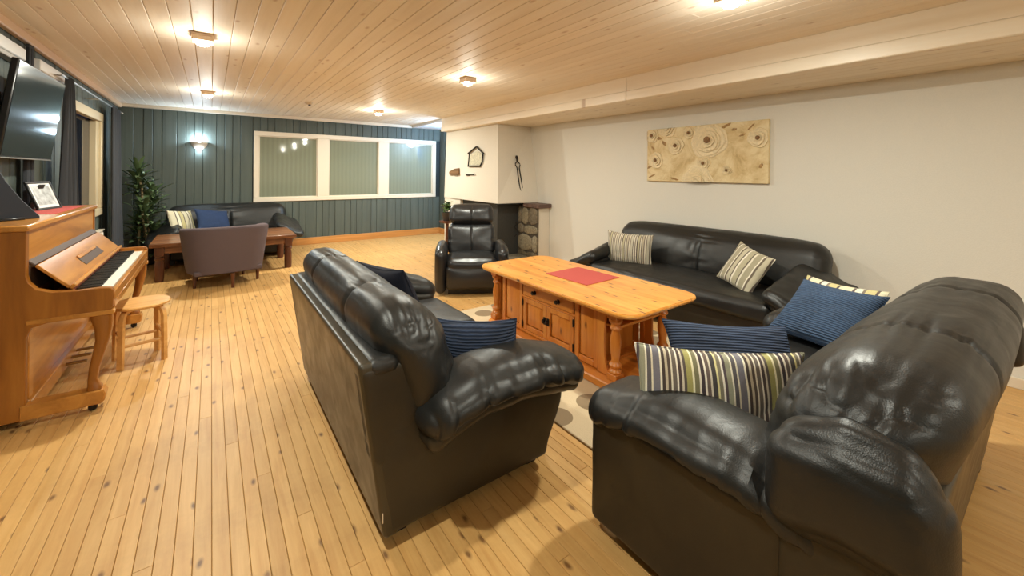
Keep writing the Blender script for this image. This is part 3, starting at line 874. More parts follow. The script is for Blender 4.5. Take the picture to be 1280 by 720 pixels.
def wing_sofa(name, label, loc, rz, W=2.5, D=0.92, zt=0.86, seed=0.0):
    """Long leather sofa with drooping wing arms over gathered rolls."""
    t = thing(name, label, 'sofa', loc, rz)
    hw = W / 2
    B().soft((0, 0.52 * D, 0.20), (hw - 0.24, 0.45 * D, 0.13), 0.03, 14).build('seat_base', LEATHER_S, t)
    sw = (W - 0.56) / 2
    Lw = hw - 0.13
    def wbc(p, pn):
        p = p.copy()
        g = np.exp(-(p[:, 0] / 0.02) ** 2)
        p[:, 1] -= 0.030 * g * np.clip(pn[:, 1], 0, 1) * sstep(0.80 - p[:, 2], 0.0, 0.1)
        p[:, 1] -= 0.28 * (p[:, 2] - 0.40)
        k = np.clip((np.abs(p[:, 0]) - (hw - 0.45)) / 0.42, 0, 1)
        p[:, 2] -= 0.07 * k ** 2 * sstep(p[:, 2], 0.5, 0.8)
        return p
    def wbw(p, pn):
        near = np.exp(-(p[:, 0] / 0.14) ** 2)
        fr = sstep(pn[:, 1], -0.2, 0.8)
        return -(0.002 + 0.012 * near * fr) * crease(p, (2.5, 11, 15), seed, 4) + 0.012 * (vnoise(p * np.array([3.0, 5, 5]) + seed) - 0.5)
    full = B().soft((0, 0.25, (zt + 0.36) / 2), (Lw, 0.14, (zt - 0.36) / 2), 0.125, (120, 26, 36), puff=(0.0, 0.05, 0.01), deform=wbc, wr=wbw)
    for part in full.split_x([0.0]):
        part.build('back_cushion', LEATHER, t, angle=80)
    B().soft((0, 0.57 * D, 0.365), (sw, 0.45 * D, 0.085), 0.06, (60, 30, 16), puff=(0, 0.02, 0.025),
             wr=wr_leather(0.005, (6, 5, 5), seed)).build('seat_cushion', LEATHER, t)
    for i in (-1, 1):
        B().soft((i * (hw - 0.16) / 2, 0.07, 0.40), ((hw - 0.16) / 2, 0.05, 0.34), 0.03, 12).build('back_panel', LEATHER_B, t)
        def lw(p, pn):
            p = p.copy()
            p[:, 1] -= 0.10 * sstep(p[:, 1], 0.6, D) * (1 - sstep(p[:, 2], 0.08, 0.4))
            p[:, 0] += i * 0.05 * sstep(p[:, 2], 0.15, 0.45)
            return p
        B().soft((i * (hw - 0.22), 0.52 * D, 0.24), (0.12, 0.46 * D, 0.19), 0.06, 22, puff=(0.012, 0.0, 0), deform=lw,
                 wr=wr_leather(0.004, (4, 4, 7), seed + 6 * i)).build('side_panel', LEATHER_S, t)
        def rl(p, pn):
            p = p.copy()
            p[:, 2] -= 0.10 * sstep(i * p[:, 0], hw - 0.22, hw)
            return p
        B().soft((i * (hw - 0.19), 0.55 * D, 0.445), (0.135, 0.45 * D, 0.07), 0.068, 30, puff=(0.02, 0.015, 0), deform=rl,
                 wr=wr_leather(0.010, (9, 12, 5), seed + 8 * i)).build('arm_roll', LEATHER, t)
        def wg(p, pn):
            p = p.copy()
            p[:, 2] -= 0.15 * sstep(i * p[:, 0], hw - 0.32, hw + 0.02)
            p[:, 2] -= 0.10 * sstep(p[:, 1], 0.35 * D, D + 0.06)
            p[:, 2] += 0.035 * (1 - sstep(p[:, 1], 0.12, 0.5))
            return p
        def wgw(p, pn):
            return -0.008 * crease(p, (3, 9, 3), seed + 4 * i, 4) + 0.006 * (vnoise(p * 6 + seed) - 0.5)
        B().soft((i * (hw - 0.145), 0.53 * D + 0.03, 0.60), (0.215, 0.47 * D, 0.07), 0.068, 38, puff=(0.0, 0.02, 0.03), deform=wg, wr=wgw).build('arm_cushion', LEATHER, t)
        for y in (0.1, D - 0.15):
            B().box(i * (hw - 0.25) - 0.03, i * (hw - 0.25) + 0.03, y - 0.03, y + 0.03, 0.0, 0.075, 0.004).build('foot', BLACK, t)
    return t
wing_sofa('leather_sofa', 'long black leather sofa along the white wall under the rose painting', (4.43, 2.31, 0), PI / 2, W=2.44, D=0.97, zt=0.87, seed=2.0)
wing_sofa('leather_sofa', 'black leather sofa against the green plank wall at the far end', (0.27, 8.90, 0), PI, W=1.98, D=0.92, zt=0.87, seed=6.0)

# ================================================================== RECLINER
t = thing('recliner', 'black leather recliner with rounded arms in front of the fireplace', 'armchair', (2.62, 4.42, 0), math.radians(150.6))
def cur(p, pn):
    p = p.copy(); p[:, 1] += 0.03 * np.sin(np.clip(p[:, 2] / 0.45, 0, 1) * PI); return p
B().soft((0, 0.02, 0.345), (0.305, 0.29, 0.10), 0.08, 26, puff=(0, 0.015, 0.025), wr=wr_leather(0.002, (5, 5, 5), 1)).build('seat', LEATHER_R, t)
B().soft((0, 0.235, 0.215), (0.305, 0.06, 0.145), 0.055, 20, puff=(0, 0.03, 0.0), deform=cur).build('footrest', LEATHER_R, t)
for s in (-1, 1):
    def ra(p, pn):
        p = p.copy()
        p[:, 1] += 0.04 * sstep(p[:, 2], 0.1, 0.5)
        p[:, 2] -= 0.05 * sstep(p[:, 1], 0.12, 0.34)
        return p
    B().soft((s * 0.368, -0.02, 0.315), (0.066, 0.30, 0.265), 0.064, 26, puff=(0.014, 0.01, 0.0), deform=ra).build('arm', LEATHER_R, t)
def rb(p, pn):
    p = p.copy(); p[:, 1] -= 0.33 * (p[:, 2] - 0.4)
    p[:, 1] -= 0.010 * np.exp(-(p[:, 0] / 0.009) ** 2) * np.clip(pn[:, 1], 0, 1)
    p[:, 0] *= 1 - 0.05 * sstep(p[:, 2], 0.7, 1.02)
    return p
B().soft((0, -0.20, 0.59), (0.305, 0.085, 0.19), 0.06, (64, 24, 30), puff=(0.0, 0.04, 0.0), deform=rb,
         wr=lambda p, pn: -0.008 * np.abs(pn[:, 0]) ** 4 * crease(p, (3, 6, 14), 2, 4)).build('backrest', LEATHER_R, t)
B().soft((0, -0.19, 0.90), (0.305, 0.095, 0.125), 0.085, (64, 24, 24), puff=(0.0, 0.03, 0.01), deform=rb, wr=wr_leather(0.003, (5, 5, 5), 3)).build('headrest', LEATHER_R, t)
B().soft((0, -0.30, 0.60), (0.26, 0.04, 0.36), 0.035, 14, deform=rb).build('back_shell', LEATHER_B, t)
B().box(-0.28, 0.28, -0.28, 0.20, 0.0, 0.085, 0.01).build('base', BLACK, t)

# ================================================================== TUB CHAIR
t = thing('tub_chair', 'mauve grey fabric tub chair seen from behind at the dark table', 'armchair', (0.155, 6.52, 0), math.radians(8))
vs = []; fs = []
NA, NZ = 44, 16
def tub_ring(r_off, z, a):
    k = (z - 0.19) / 0.55
    rx = 0.40 + 0.075 * k + r_off; ry = 0.37 + 0.04 * k + r_off
    e = 0.72
    ca, sa = math.cos(a), math.sin(a)
    return (rx * math.copysign(abs(ca) ** e, ca), ry * math.copysign(abs(sa) ** e, sa))
A0, A1 = PI - 0.42, 2 * PI + 0.42
prof = []
for j in range(NZ + 1):
    prof.append((0.0, 0.19 + 0.53 * j / NZ))
for j in range(1, 7):
    a = PI * j / 7
    prof.append((-0.04 + 0.04 * math.cos(a), 0.72 + 0.04 * math.sin(a)))
for j in range(NZ + 1):
    prof.append((-0.08, 0.72 - 0.53 * j / NZ))
for i in range(NA + 1):
    a = A0 + (A1 - A0) * i / NA
    drop = 0.05 * (abs(i / NA - 0.5) * 2) ** 3
    for ro, z in prof:
        zz = z - drop * max(0, (z - 0.19) / 0.53)
        x, y = tub_ring(ro, min(zz, 0.74), a)
        vs.append((x, y, zz))
m_ = len(prof)
for i in range(NA):
    for j in range(m_):
        j2 = (j + 1) % m_
        fs.append((i * m_ + j, (i + 1) * m_ + j, (i + 1) * m_ + j2, i * m_ + j2))
fs.append(tuple(range(m_))); fs.append(tuple(NA * m_ + j for j in range(m_))[::-1])
B().add(vs, fs).build('shell', TUB, t)
B().soft((0, 0.06, 0.32), (0.34, 0.36, 0.10), 0.06, 18, puff=(0, 0, 0.03)).build('seat_cushion', TUB, t)
B().soft((0, 0.03, 0.20), (0.36, 0.34, 0.03), 0.02, 8).build('seat_base', TUB, t)
for (x, y) in ((-0.33, -0.11), (0.02, -0.37), (0.345, -0.10), (-0.26, 0.30), (0.26, 0.30)):
    B().lathe([(0.016, 0.0), (0.024, 0.17), (0.024, 0.18)], (x, y, 0), 12).build('leg', ROSEWOOD_Z, t)

# ================================================================== COFFEE TABLE
TX, TY = 2.472, 2.48
t = thing('coffee_table', 'knotty pine coffee table with turned posts, drawer and cupboard doors', 'table', (TX, TY, 0.0125))
def clipped(hx, hy, r, n=7):
    pts = []
    for (cx, cy, a0) in ((hx - r, hy - r, 0), (-hx + r, hy - r, 90), (-hx + r, -hy + r, 180), (hx - r, -hy + r, 270)):
        for k in range(n + 1):
            a = math.radians(a0 + 90 * k / n)
            pts.append((cx + r * math.cos(a), cy + r * math.sin(a)))
    return pts
# top made of glued boards: six boards and a rounded edge moulding share the outline
HX, HY = 0.415, 0.885
import itertools
def board_strip(xa, xb, r=0.13):
    """Part of the rounded outline between two x lines (local), used to cut the top into boards."""
    out = []
    xs = sorted({xa, xb, *[x for x in np.linspace(-HX, -HX + r, 9) if xa < x < xb], *[x for x in np.linspace(HX - r, HX, 9) if xa < x < xb]})
    def yy(x):
        d = abs(x) - (HX - r)
        return HY if d <= 0 else HY - r + math.sqrt(max(0, r * r - d * d))
    for x in xs: out.append((x, yy(x)))
    for x in reversed(xs): out.append((x, -yy(x)))
    o2 = []
    for p in out:
        if not o2 or (abs(p[0] - o2[-1][0]) + abs(p[1] - o2[-1][1])) > 1e-5: o2.append(p)
    return o2
xs = [-HX, -0.30, -0.17, -0.045, 0.08, 0.20, 0.31, HX]
top = B().prism(clipped(HX - 0.004, HY - 0.004, 0.127), 2, 0.532, 0.548).build('table_top', TABLE_TOP, t)
for a, c in zip(xs[:-1], xs[1:]):
    B().prism(board_strip(a + 0.0002, c - 0.0002), 2, 0.5465, 0.562, bevel=0.0).build('board', TABLE_TOP, top)
edge = []
outl = clipped(HX, HY, 0.13, 9); nO = len(outl)
vs = []; fs = []
for off, z in ((-0.006, 0.561), (0.004, 0.557), (0.007, 0.548), (0.0, 0.540), (-0.004, 0.534), (-0.02, 0.530), (-0.05, 0.530)):
    for (x, y) in clipped(HX + off, HY + off, 0.13 + off, 9):
        vs.append((x, y, z))
for i in range(6):
    for k in range(nO):
        j = (k + 1) % nO
        fs.append((i * nO + k, i * nO + j, (i + 1) * nO + j, (i + 1) * nO + k))
B().add(vs, fs).build('edge_moulding', TABLE_TOP, t)
# plinth with shaped outline
B().prism(clipped(0.36, 0.80, 0.05, 4), 2, 0.0, 0.055, bevel=0.008).build('plinth', TABLE_Y, t)
# cupboard carcass in the middle: y from -0.52 to 0.72
XF, YC0, YC1 = 0.27, -0.50, 0.745
b = B()
b.box(-XF + 0.015, XF - 0.015, YC0 + 0.10, YC0 + 0.118, 0.055, 0.53, 0.002)
b.box(-XF + 0.015, XF - 0.015, YC1 - 0.018, YC1, 0.055, 0.53, 0.002)
b.box(-XF + 0.02, XF - 0.02, YC0 + 0.018, YC1 - 0.018, 0.055, 0.075, 0.002)
b.box(-0.006, 0.006, YC0 + 0.018, YC1 - 0.018, 0.075, 0.53, 0.001)
b.build('carcass', TABLE_Z, t)
def raised(ya, yb, za, zb, s, name, parent):
    """Framed raised panel on the long side s (+1/-1 in x)."""
    x0 = s * XF
    b = B(); fwid = 0.042
    for (p, q, r_, u_) in ((ya, ya + fwid, za, zb), (yb - fwid, yb, za, zb)):
        b.box(x0 - s * 0.016, x0, p, q, r_, u_, 0.003)
    for (r_, u_) in ((za, za + fwid), (zb - fwid, zb)):
        b.box(x0 - s * 0.016, x0 - s * 0.0004, ya + fwid, yb - fwid, r_, u_, 0.003)
    o = b.build(name, TABLE_Z, parent)
    pb = B()
    y0, y1, z0, z1 = ya + fwid + 0.0035, yb - fwid - 0.0035, za + fwid + 0.0035, zb - fwid - 0.0035
    m = 0.028
    vs = [(x0 - s * 0.0155, y0, z0), (x0 - s * 0.0155, y1, z0), (x0 - s * 0.0155, y1, z1), (x0 - s * 0.0155, y0, z1),
          (x0 - s * 0.004, y0 + m, z0 + m), (x0 - s * 0.004, y1 - m, z0 + m), (x0 - s * 0.004, y1 - m, z1 - m), (x0 - s * 0.004, y0 + m, z1 - m)]
    pb.add(vs, [(0, 1, 5, 4), (1, 2, 6, 5), (2, 3, 7, 6), (3, 0, 4, 7), (4, 5, 6, 7)])
    pb.build('panel', TABLE_Z, o)
    return o
for s in (-1, 1):
    raised(0.365, 0.665, 0.065, 0.525, s, 'side_panel', t)
    raised(-0.505, -0.275, 0.065, 0.525, s, 'side_panel', t)
    for z0, z1 in ((0.487, 0.528), (0.362, 0.377), (0.062, 0.085)):
        B().box(s * (XF - 0.016), s * XF, -0.275, 0.365, z0, z1, 0.002).build('rail', TABLE_Y, t)
    dr = B().box(s * (XF - 0.016), s * (XF + 0.005), -0.262, 0.352, 0.379, 0.485, 0.007).build('drawer', TABLE_Y, t)
    for y in (0.19, -0.10):
        B().lathe([(0.02, 0.0), (0.02, 0.004), (0.008, 0.008), (0.008, 0.018), (0.018, 0.026), (0.014, 0.034), (0.0, 0.036)],
                  (s * (XF + 0.003), y, 0.432), 14, 0, Matrix.Identity(4) if s > 0 else Matrix.Translation((2 * s * (XF + 0.003), 0, 0)) @ Matrix.Scale(-1, 4, (1, 0, 0))).build('knob', DARKMETAL, dr)
    for ya, yb, hy, ky in ((0.047, 0.352, 0.356, 0.066), (-0.262, 0.043, -0.266, 0.024)):
        d = raised(ya, yb, 0.087, 0.360, s, 'door', t)
        for z in (0.13, 0.315):
            b = B()
            b.box(s * XF, s * (XF + 0.006), hy - 0.012, hy + 0.012, z - 0.02, z + 0.02, 0.004)
            b.tube([(s * (XF + 0.006), hy, z - 0.028), (s * (XF + 0.006), hy, z + 0.028)], 0.006, 8)
            b.build('hinge', DARKMETAL, d)
        b = B()
        b.soft((s * (XF + 0.003), ky, 0.235), (0.004, 0.014, 0.03), 0.003, 4)
        b.soft((s * (XF + 0.016), ky, 0.235), (0.014, 0.012, 0.016), 0.011, 6)
        b.build('knob', DARKMETAL, d)
# open near end: curved cheeks and shelf between the posts
for s in (-1, 1):
    pts = [(-0.505, 0.06), (-0.505, 0.528), (-0.60, 0.528), (-0.61, 0.5), (-0.585, 0.46), (-0.57, 0.38), (-0.57, 0.2), (-0.585, 0.12), (-0.61, 0.085), (-0.62, 0.06)]
    B().prism(pts, 0, s * XF - 0.009, s * XF + 0.009).build('cheek', TABLE_Z, t)
B().box(-0.252, 0.252, -0.665, -0.402, 0.385, 0.403, 0.004).build('shelf', TABLE_Y, t)
B().box(-0.25, 0.25, -0.60, -0.503, 0.50, 0.528, 0.003).build('apron', TABLE_Y, t)
B().box(-0.25, 0.25, 0.68, 0.76, 0.48, 0.528, 0.003).build('apron', TABLE_Y, t)
# turned posts
pp = [(0.040, 0.10), (0.044, 0.112), (0.038, 0.125), (0.03, 0.132), (0.04, 0.145), (0.043, 0.158), (0.034, 0.172), (0.026, 0.185), (0.03, 0.22), (0.036, 0.265),
      (0.038, 0.30), (0.034, 0.34), (0.026, 0.372), (0.024, 0.385), (0.036, 0.395), (0.039, 0.405), (0.032, 0.418), (0.03, 0.428), (0.041, 0.44), (0.046, 0.452), (0.044, 0.465)]
post = B().lathe(pp, segs=22)
post.box(-0.042, 0.042, -0.042, 0.042, 0.055, 0.102, 0.005)
post.box(-0.042, 0.042, -0.042, 0.042, 0.463, 0.53, 0.005)
pm = post.mesh('post'); pm.shade_smooth(); pm.set_sharp_from_angle(angle=math.radians(38)); pm.materials.append(TABLE_Z)
for sx in (-1, 1):
    for y in (-0.66, 0.765):
        place('post', pm, TABLE_Z, (sx * 0.268, y, 0), t)
# red mat lying on the table
mb = B().box(-0.205, 0.205, -0.235, 0.235, 0.0, 0.004, 0.0015)
o = mb.build('placemat', RED); o.location = (2.572, 2.49, 0.575); o.rotation_euler = (0, 0, math.radians(2))
tag(o, 'plain red placemat lying on the pine coffee table', 'placemat')

# rug under the coffee table
rug = B().box(-0.84, 0.84, -1.17, 1.17, 0.0, 0.012, 0.004)
m, nt, bs = new_mat('rug_pile')
tc = nd(nt, 'ShaderNodeTexCoord')
vo = nd(nt, 'ShaderNodeTexVoronoi', {'Vector': tc.outputs['Object'], 'Scale': 3.2, 'Randomness': 0.55}, voronoi_dimensions='2D')
no = nd(nt, 'ShaderNodeTexNoise', {'Vector': tc.outputs['Object'], 'Scale': 300.0})
nt.links.new(ramp(nt, vo.outputs['Distance'], [(0.0, srgb(146, 126, 98)), (0.30, srgb(214, 194, 160))], 'CONSTANT'), bs.inputs['Base Color'])
bs.inputs['Roughness'].default_value = 0.95
bp = nd(nt, 'ShaderNodeBump', {'Height': no.outputs[0], 'Strength': 0.6, 'Distance': 0.006})
nt.links.new(bp.outputs[0], bs.inputs['Normal'])
o = rug.build('rug', m); o.location = (2.46, 2.59, 0.0)
tag(o, 'beige rug with round taupe spots under the pine coffee table', 'rug')

# ================================================================== CUSHIONS
def cushion(label, centre, wv, uv_, w_, h_, th, mat, group=None, seed=0.0, name='cushion'):
    wv = Vector(wv).normalized(); uv_ = Vector(uv_); uv_ = (uv_ - wv * uv_.dot(wv)).normalized(); nv = wv.cross(uv_)
    n = 28
    vs = []; fs = []
    g = np.linspace(-1, 1, n + 1)
    g = np.sign(g) * (1 - (1 - np.abs(g)) ** 1.4)
    pts = []
    for s in (1, -1):
        for i in range(n + 1):
            for j in range(n + 1):
                u, v = g[i], g[j]
                prof = ((1 - u * u) * (1 - v * v)) ** 0.42
                x = w_ / 2 * u * (1 - 0.075 * (1 - v * v) * abs(u) ** 2)
                y = h_ / 2 * v * (1 - 0.095 * (1 - u * u) * abs(v) ** 2)
                pts.append((x, y, s * th / 2 * prof))
    P = np.array(pts)
    N1 = (n + 1) ** 2
    wr = ridges(P * 1.0 + seed * 3.7, (6, 6, 6), seed) - 0.4
    rim = 1 - (np.abs(np.tile(np.repeat(g, n + 1), 2)) ** 6)
    P[:, 2] += np.where(np.arange(2 * N1) < N1, 1, -1) * wr * -0.012 * np.clip(np.abs(P[:, 2]) / (th / 2), 0, 1)
    # soft sag so that it does not look machine made
    P[:, 2] += 0.018 * np.sin(P[:, 0] / w_ * 2.4 + seed) + 0.012 * np.sin(P[:, 1] / h_ * 3.1 + seed * 2)
    idx = lambda s, i, j: s * N1 + i * (n + 1) + j
    def merged(s, i, j):
        return idx(0, i, j) if (i in (0, n) or j in (0, n)) else idx(s, i, j)
    for s in (0, 1):
        for i in range(n):
            for j in range(n):
                q = (merged(s, i, j), merged(s, i + 1, j), merged(s, i + 1, j + 1), merged(s, i, j + 1))
                fs.append(q if s == 0 else q[::-1])
    b = B(); b.add([tuple(p) for p in P], fs)
    o = b.build(name, mat, angle=80)
    bm = bmesh.new(); bm.from_mesh(o.data)
    bmesh.ops.delete(bm, geom=[v for v in bm.verts if not v.link_faces], context='VERTS'); bm.to_mesh(o.data); bm.free()
    mw = Matrix.Identity(4)
    for i in range(3):
        mw[i][0] = wv[i]; mw[i][1] = uv_[i]; mw[i][2] = nv[i]; mw[i][3] = centre[i]
    o.matrix_world = mw
    tag(o, label, 'cushion', group)
    # welt along the seam
    ring = [P[idx(0, i, 0)] for i in range(n)] + [P[idx(0, n, j)] for j in range(n)] + [P[idx(0, i, n)] for i in range(n, 0, -1)] + [P[idx(0, 0, j)] for j in range(n, 0, -1)]
    ring = [tuple(p) for p in ring] + [tuple(ring[0])]
    B().tube(ring, 0.0035, 5).build('piping', mat, o)
    return o
UPZ = Vector((0, 0, 1))
cushion('navy ribbed cushion propped in the near corner of the back-turned sofa', (1.058, 1.72, 0.565), (0.70, -0.71, 0.08), (-0.25, 0.05, 0.95), 0.42, 0.37, 0.16, NAVY, seed=1)
cushion('dark navy cushion seen edge-on beyond the back of the back-turned sofa', (0.93, 2.56, 0.685), (0.28, -0.95, 0.0), (-0.55, 0.0, 1), 0.46, 0.42, 0.15, NAVY_D, seed=2)
cushion('bright multi-striped cushion on the arm end of the nearest sofa', (1.545, 0.78, 0.60), (0.74, -0.67, -0.02), (0.15, 0.2, 1), 0.63, 0.38, 0.17, ST_A, seed=3)
cushion('navy ribbed cushion standing just behind the bright striped cushion', (2.0, 0.95, 0.56), (0.80, -0.60, -0.04), (0.3, 0.45, 0.85), 0.62, 0.37, 0.15, NAVY, seed=4)
cushion('large blue ribbed cushion leaning at the far end of the nearest sofa', (2.87, 0.855, 0.655), (-0.30, -0.95, 0.02), (0.66, -0.25, 0.683), 0.47, 0.42, 0.16, NAVY_B, seed=5)
cushion('cream striped cushion peeking out behind the large blue cushion', (3.00, 0.86, 0.625), (-0.30, -0.95, 0.0), (0.56, -0.2, 0.78), 0.47, 0.42, 0.10, ST_D, seed=6)
cushion('wide taupe striped cushion upright at the fireplace end of the wall sofa', (3.86, 3.00, 0.592), (0.30, -0.95, -0.01), (0.10, -0.05, 0.99), 0.54, 0.37, 0.17, ST_B, seed=7)
cushion('pale striped cushion tilted on its corner at the near arm of the wall sofa', (3.84, 1.73, 0.616), (-0.36, -0.90, -0.24), (0.32, -0.36, 0.875), 0.38, 0.39, 0.14, ST_C, seed=8)
cushion('cream striped cushion on the far sofa by the green wall', (-0.37, 8.34, 0.635), (0.70, 0.65, -0.06), (-0.30, 0.35, 0.9), 0.42, 0.37, 0.14, ST_D, seed=9)
cushion('dark blue cushion on the far sofa beside its cream striped one', (0.03, 8.36, 0.632), (0.90, 0.40, -0.11), (-0.22, 0.55, 0.80), 0.50, 0.40, 0.15, NAVY_P, seed=10)

# ================================================================== FAR DARK TABLE
t = thing('side_table', 'dark reddish wooden table before the far sofa', 'table', (0.205, 7.43, 0))
top = B().box(-0.84, 0.84, -0.50, 0.50, 0.45, 0.462, 0.002).build('table_top', ROSEWOOD, t)
for k in range(5):
    B().box(-0.84, 0.84, -0.50 + k * 0.2 + 0.0006, -0.50 + (k + 1) * 0.2 - 0.0006, 0.461, 0.495, 0.004).build('board', ROSEWOOD, top)
b = B()
b.box(-0.76, 0.76, -0.45, -0.42, 0.36, 0.451, 0.003); b.box(-0.76, 0.76, 0.42, 0.45, 0.36, 0.451, 0.003)
b.box(-0.77, -0.74, -0.42, 0.42, 0.36, 0.451, 0.003); b.box(0.74, 0.77, -0.42, 0.42, 0.36, 0.451, 0.003)
b.build('apron', ROSEWOOD, t)
for sx in (-1, 1):
    for sy in (-1, 1):
        b = B().box(sx * 0.74 - 0.05, sx * 0.74 + 0.05, sy * 0.43 - 0.05, sy * 0.43 + 0.05, 0.33, 0.452, 0.005)
        b.lathe([(0.045, 0.0), (0.05, 0.05), (0.05, 0.2), (0.042, 0.27), (0.052, 0.285), (0.052, 0.30), (0.04, 0.315), (0.046, 0.332)], (sx * 0.74, sy * 0.43, 0), 16)
        b.build('leg', ROSEWOOD_Z, t)

# ================================================================== PIANO
PY0, PY1 = 3.45, 5.14
t = thing('piano', 'upright wooden piano with open keyboard lid at the left wall', 'piano', (0, 0, 0))
XBK, XFR, XK = -1.10, -0.83, -0.475
side = [(XBK, 0.045), (XFR, 0.045), (XFR, 0.50), (XFR + 0.02, 0.555), (XFR + 0.10, 0.575), (XK - 0.01, 0.60), (XK, 0.615), (XK, 0.715), (XK - 0.012, 0.732), (XK - 0.05, 0.738),
        (XFR + 0.20, 0.735), (XFR + 0.10, 0.745), (XFR + 0.04, 0.77), (XFR + 0.01, 0.81), (XFR, 0.85), (XFR, 1.10), (XBK, 1.10)]
for a, c in ((PY0, PY0 + 0.045), (PY1 - 0.045, PY1)):
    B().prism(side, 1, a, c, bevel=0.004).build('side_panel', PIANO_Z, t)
for a, c in ((PY0 - 0.004, PY0 + 0.05), (PY1 - 0.05, PY1 + 0.004)):
    B().box(XFR, XK + 0.004, a, c, 0.572, 0.60, 0.004).build('arm_moulding', PIANO, t)
B().box(XBK - 0.02, XFR + 0.012, PY0 - 0.012, PY1 + 0.012, 1.10, 1.135, 0.007).build('top_lid', PIANO, t)
B().box(XBK, XBK + 0.03, PY0 + 0.045, PY1 - 0.045, 0.045, 1.10, 0.002).build('back_panel', PIANO_Z, t)
B().box(XFR - 0.03, XFR - 0.006, PY0 + 0.045, PY1 - 0.045, 0.74, 1.10, 0.003).build('upper_panel', PIANO, t)
lp = B().box(XFR - 0.03, XFR - 0.012, PY0 + 0.045, PY1 - 0.045, 0.06, 0.58, 0.002).build('lower_panel', PIANO, t)
fr = B()
fr.box(XFR - 0.012, XFR + 0.004, PY0 + 0.045, PY0 + 0.115, 0.14, 0.565, 0.004); fr.box(XFR - 0.012, XFR + 0.004, PY1 - 0.115, PY1 - 0.045, 0.14, 0.565, 0.004)
fr.box(XFR - 0.012, XFR + 0.004, PY0 + 0.115, PY1 - 0.115, 0.50, 0.565, 0.004)
fr.build('panel_frame', PIANO, t)
B().box(XFR - 0.03, XFR + 0.02, PY0 + 0.045, PY1 - 0.045, 0.045, 0.14, 0.006).build('bottom_rail', PIANO, t)
B().box(XFR, XK + 0.002, PY0 + 0.045, PY1 - 0.045, 0.60, 0.645, 0.004).build('key_bed', PIANO, t)
B().box(XK - 0.022, XK + 0.002, PY0 + 0.045, PY1 - 0.045, 0.645, 0.705, 0.005).build('key_slip', PIANO, t)
# keyboard
KY0, KY1 = PY0 + 0.125, PY1 - 0.125
B().box(XFR + 0.12, XK - 0.022, PY0 + 0.045, KY0 - 0.002, 0.645, 0.712, 0.004).build('key_block', PIANO, t)
B().box(XFR + 0.12, XK - 0.022, KY1 + 0.002, PY1 - 0.045, 0.645, 0.712, 0.004).build('key_block', PIANO, t)
kw = (KY1 - KY0) / 52
wk = B().box(XK - 0.185, XK - 0.026, 0.0005, kw - 0.0005, 0.655, 0.710, 0.002).mesh('white_key'); wk.materials.append(IVORY)
bk = B().box(XK - 0.185, XK - 0.078, -kw * 0.28, kw * 0.28, 0.70, 0.724, 0.003).mesh('black_key'); bk.materials.append(EBONY)
for k in range(52):
    place('white_key', wk, IVORY, (0, KY0 + k * kw, 0), t)
for k in range(1, 52):
    if (51 - k) % 7 in (0, 1, 3, 4, 5):
        place('black_key', bk, EBONY, (0, KY0 + k * kw, 0), t)
# strip behind the keys, leaning music-rest lid with a darker edge and a small folding holder
B().box(XK - 0.225, XK - 0.188, PY0 + 0.06, PY1 - 0.06, 0.655, 0.728, 0.004).build('name_board', PIANO, t)
B().box(XK - 0.205, XK - 0.187, KY0, KY1, 0.705, 0.735, 0.002).build('felt_strip', plain('rust_felt', srgb(120, 58, 36), 0.9), t)
ang = math.atan2(0.145, 0.135)
rot = Matrix.Translation((-0.665, 0, 0.755)) @ Matrix.Rotation(-(PI / 2 - ang) - 0.0, 4, 'Y')
L = 0.20
lid = B().box(-0.018, 0.0, PY0 + 0.06, PY1 - 0.06, 0.0, L, 0.004, rot).build('fallboard', PIANO, t)
B().box(-0.03, -0.006, PY0 + 0.06, PY1 - 0.06, L, L + 0.055, 0.006, rot).build('fallboard_edge', PIANO_DK, lid)
B().box(0.0, 0.003, 4.05, 4.62, 0.045, 0.115, 0.001, rot).build('holder_slot', PIANO_DK, lid)
B().box(0.002, 0.012, 4.06, 4.55, 0.10, 0.125, 0.003, rot).build('music_holder', PIANO, lid)
B().box(-0.012, 0.02, PY0 + 0.06, PY1 - 0.06, -0.016, 0.006, 0.005, rot).build('fallboard_lip', PIANO, lid)
B().box(XFR - 0.008, XFR + 0.004, PY0 + 0.045, PY1 - 0.045, 0.735, 0.90, 0.002).build('action_cover', PIANO_DK, t)
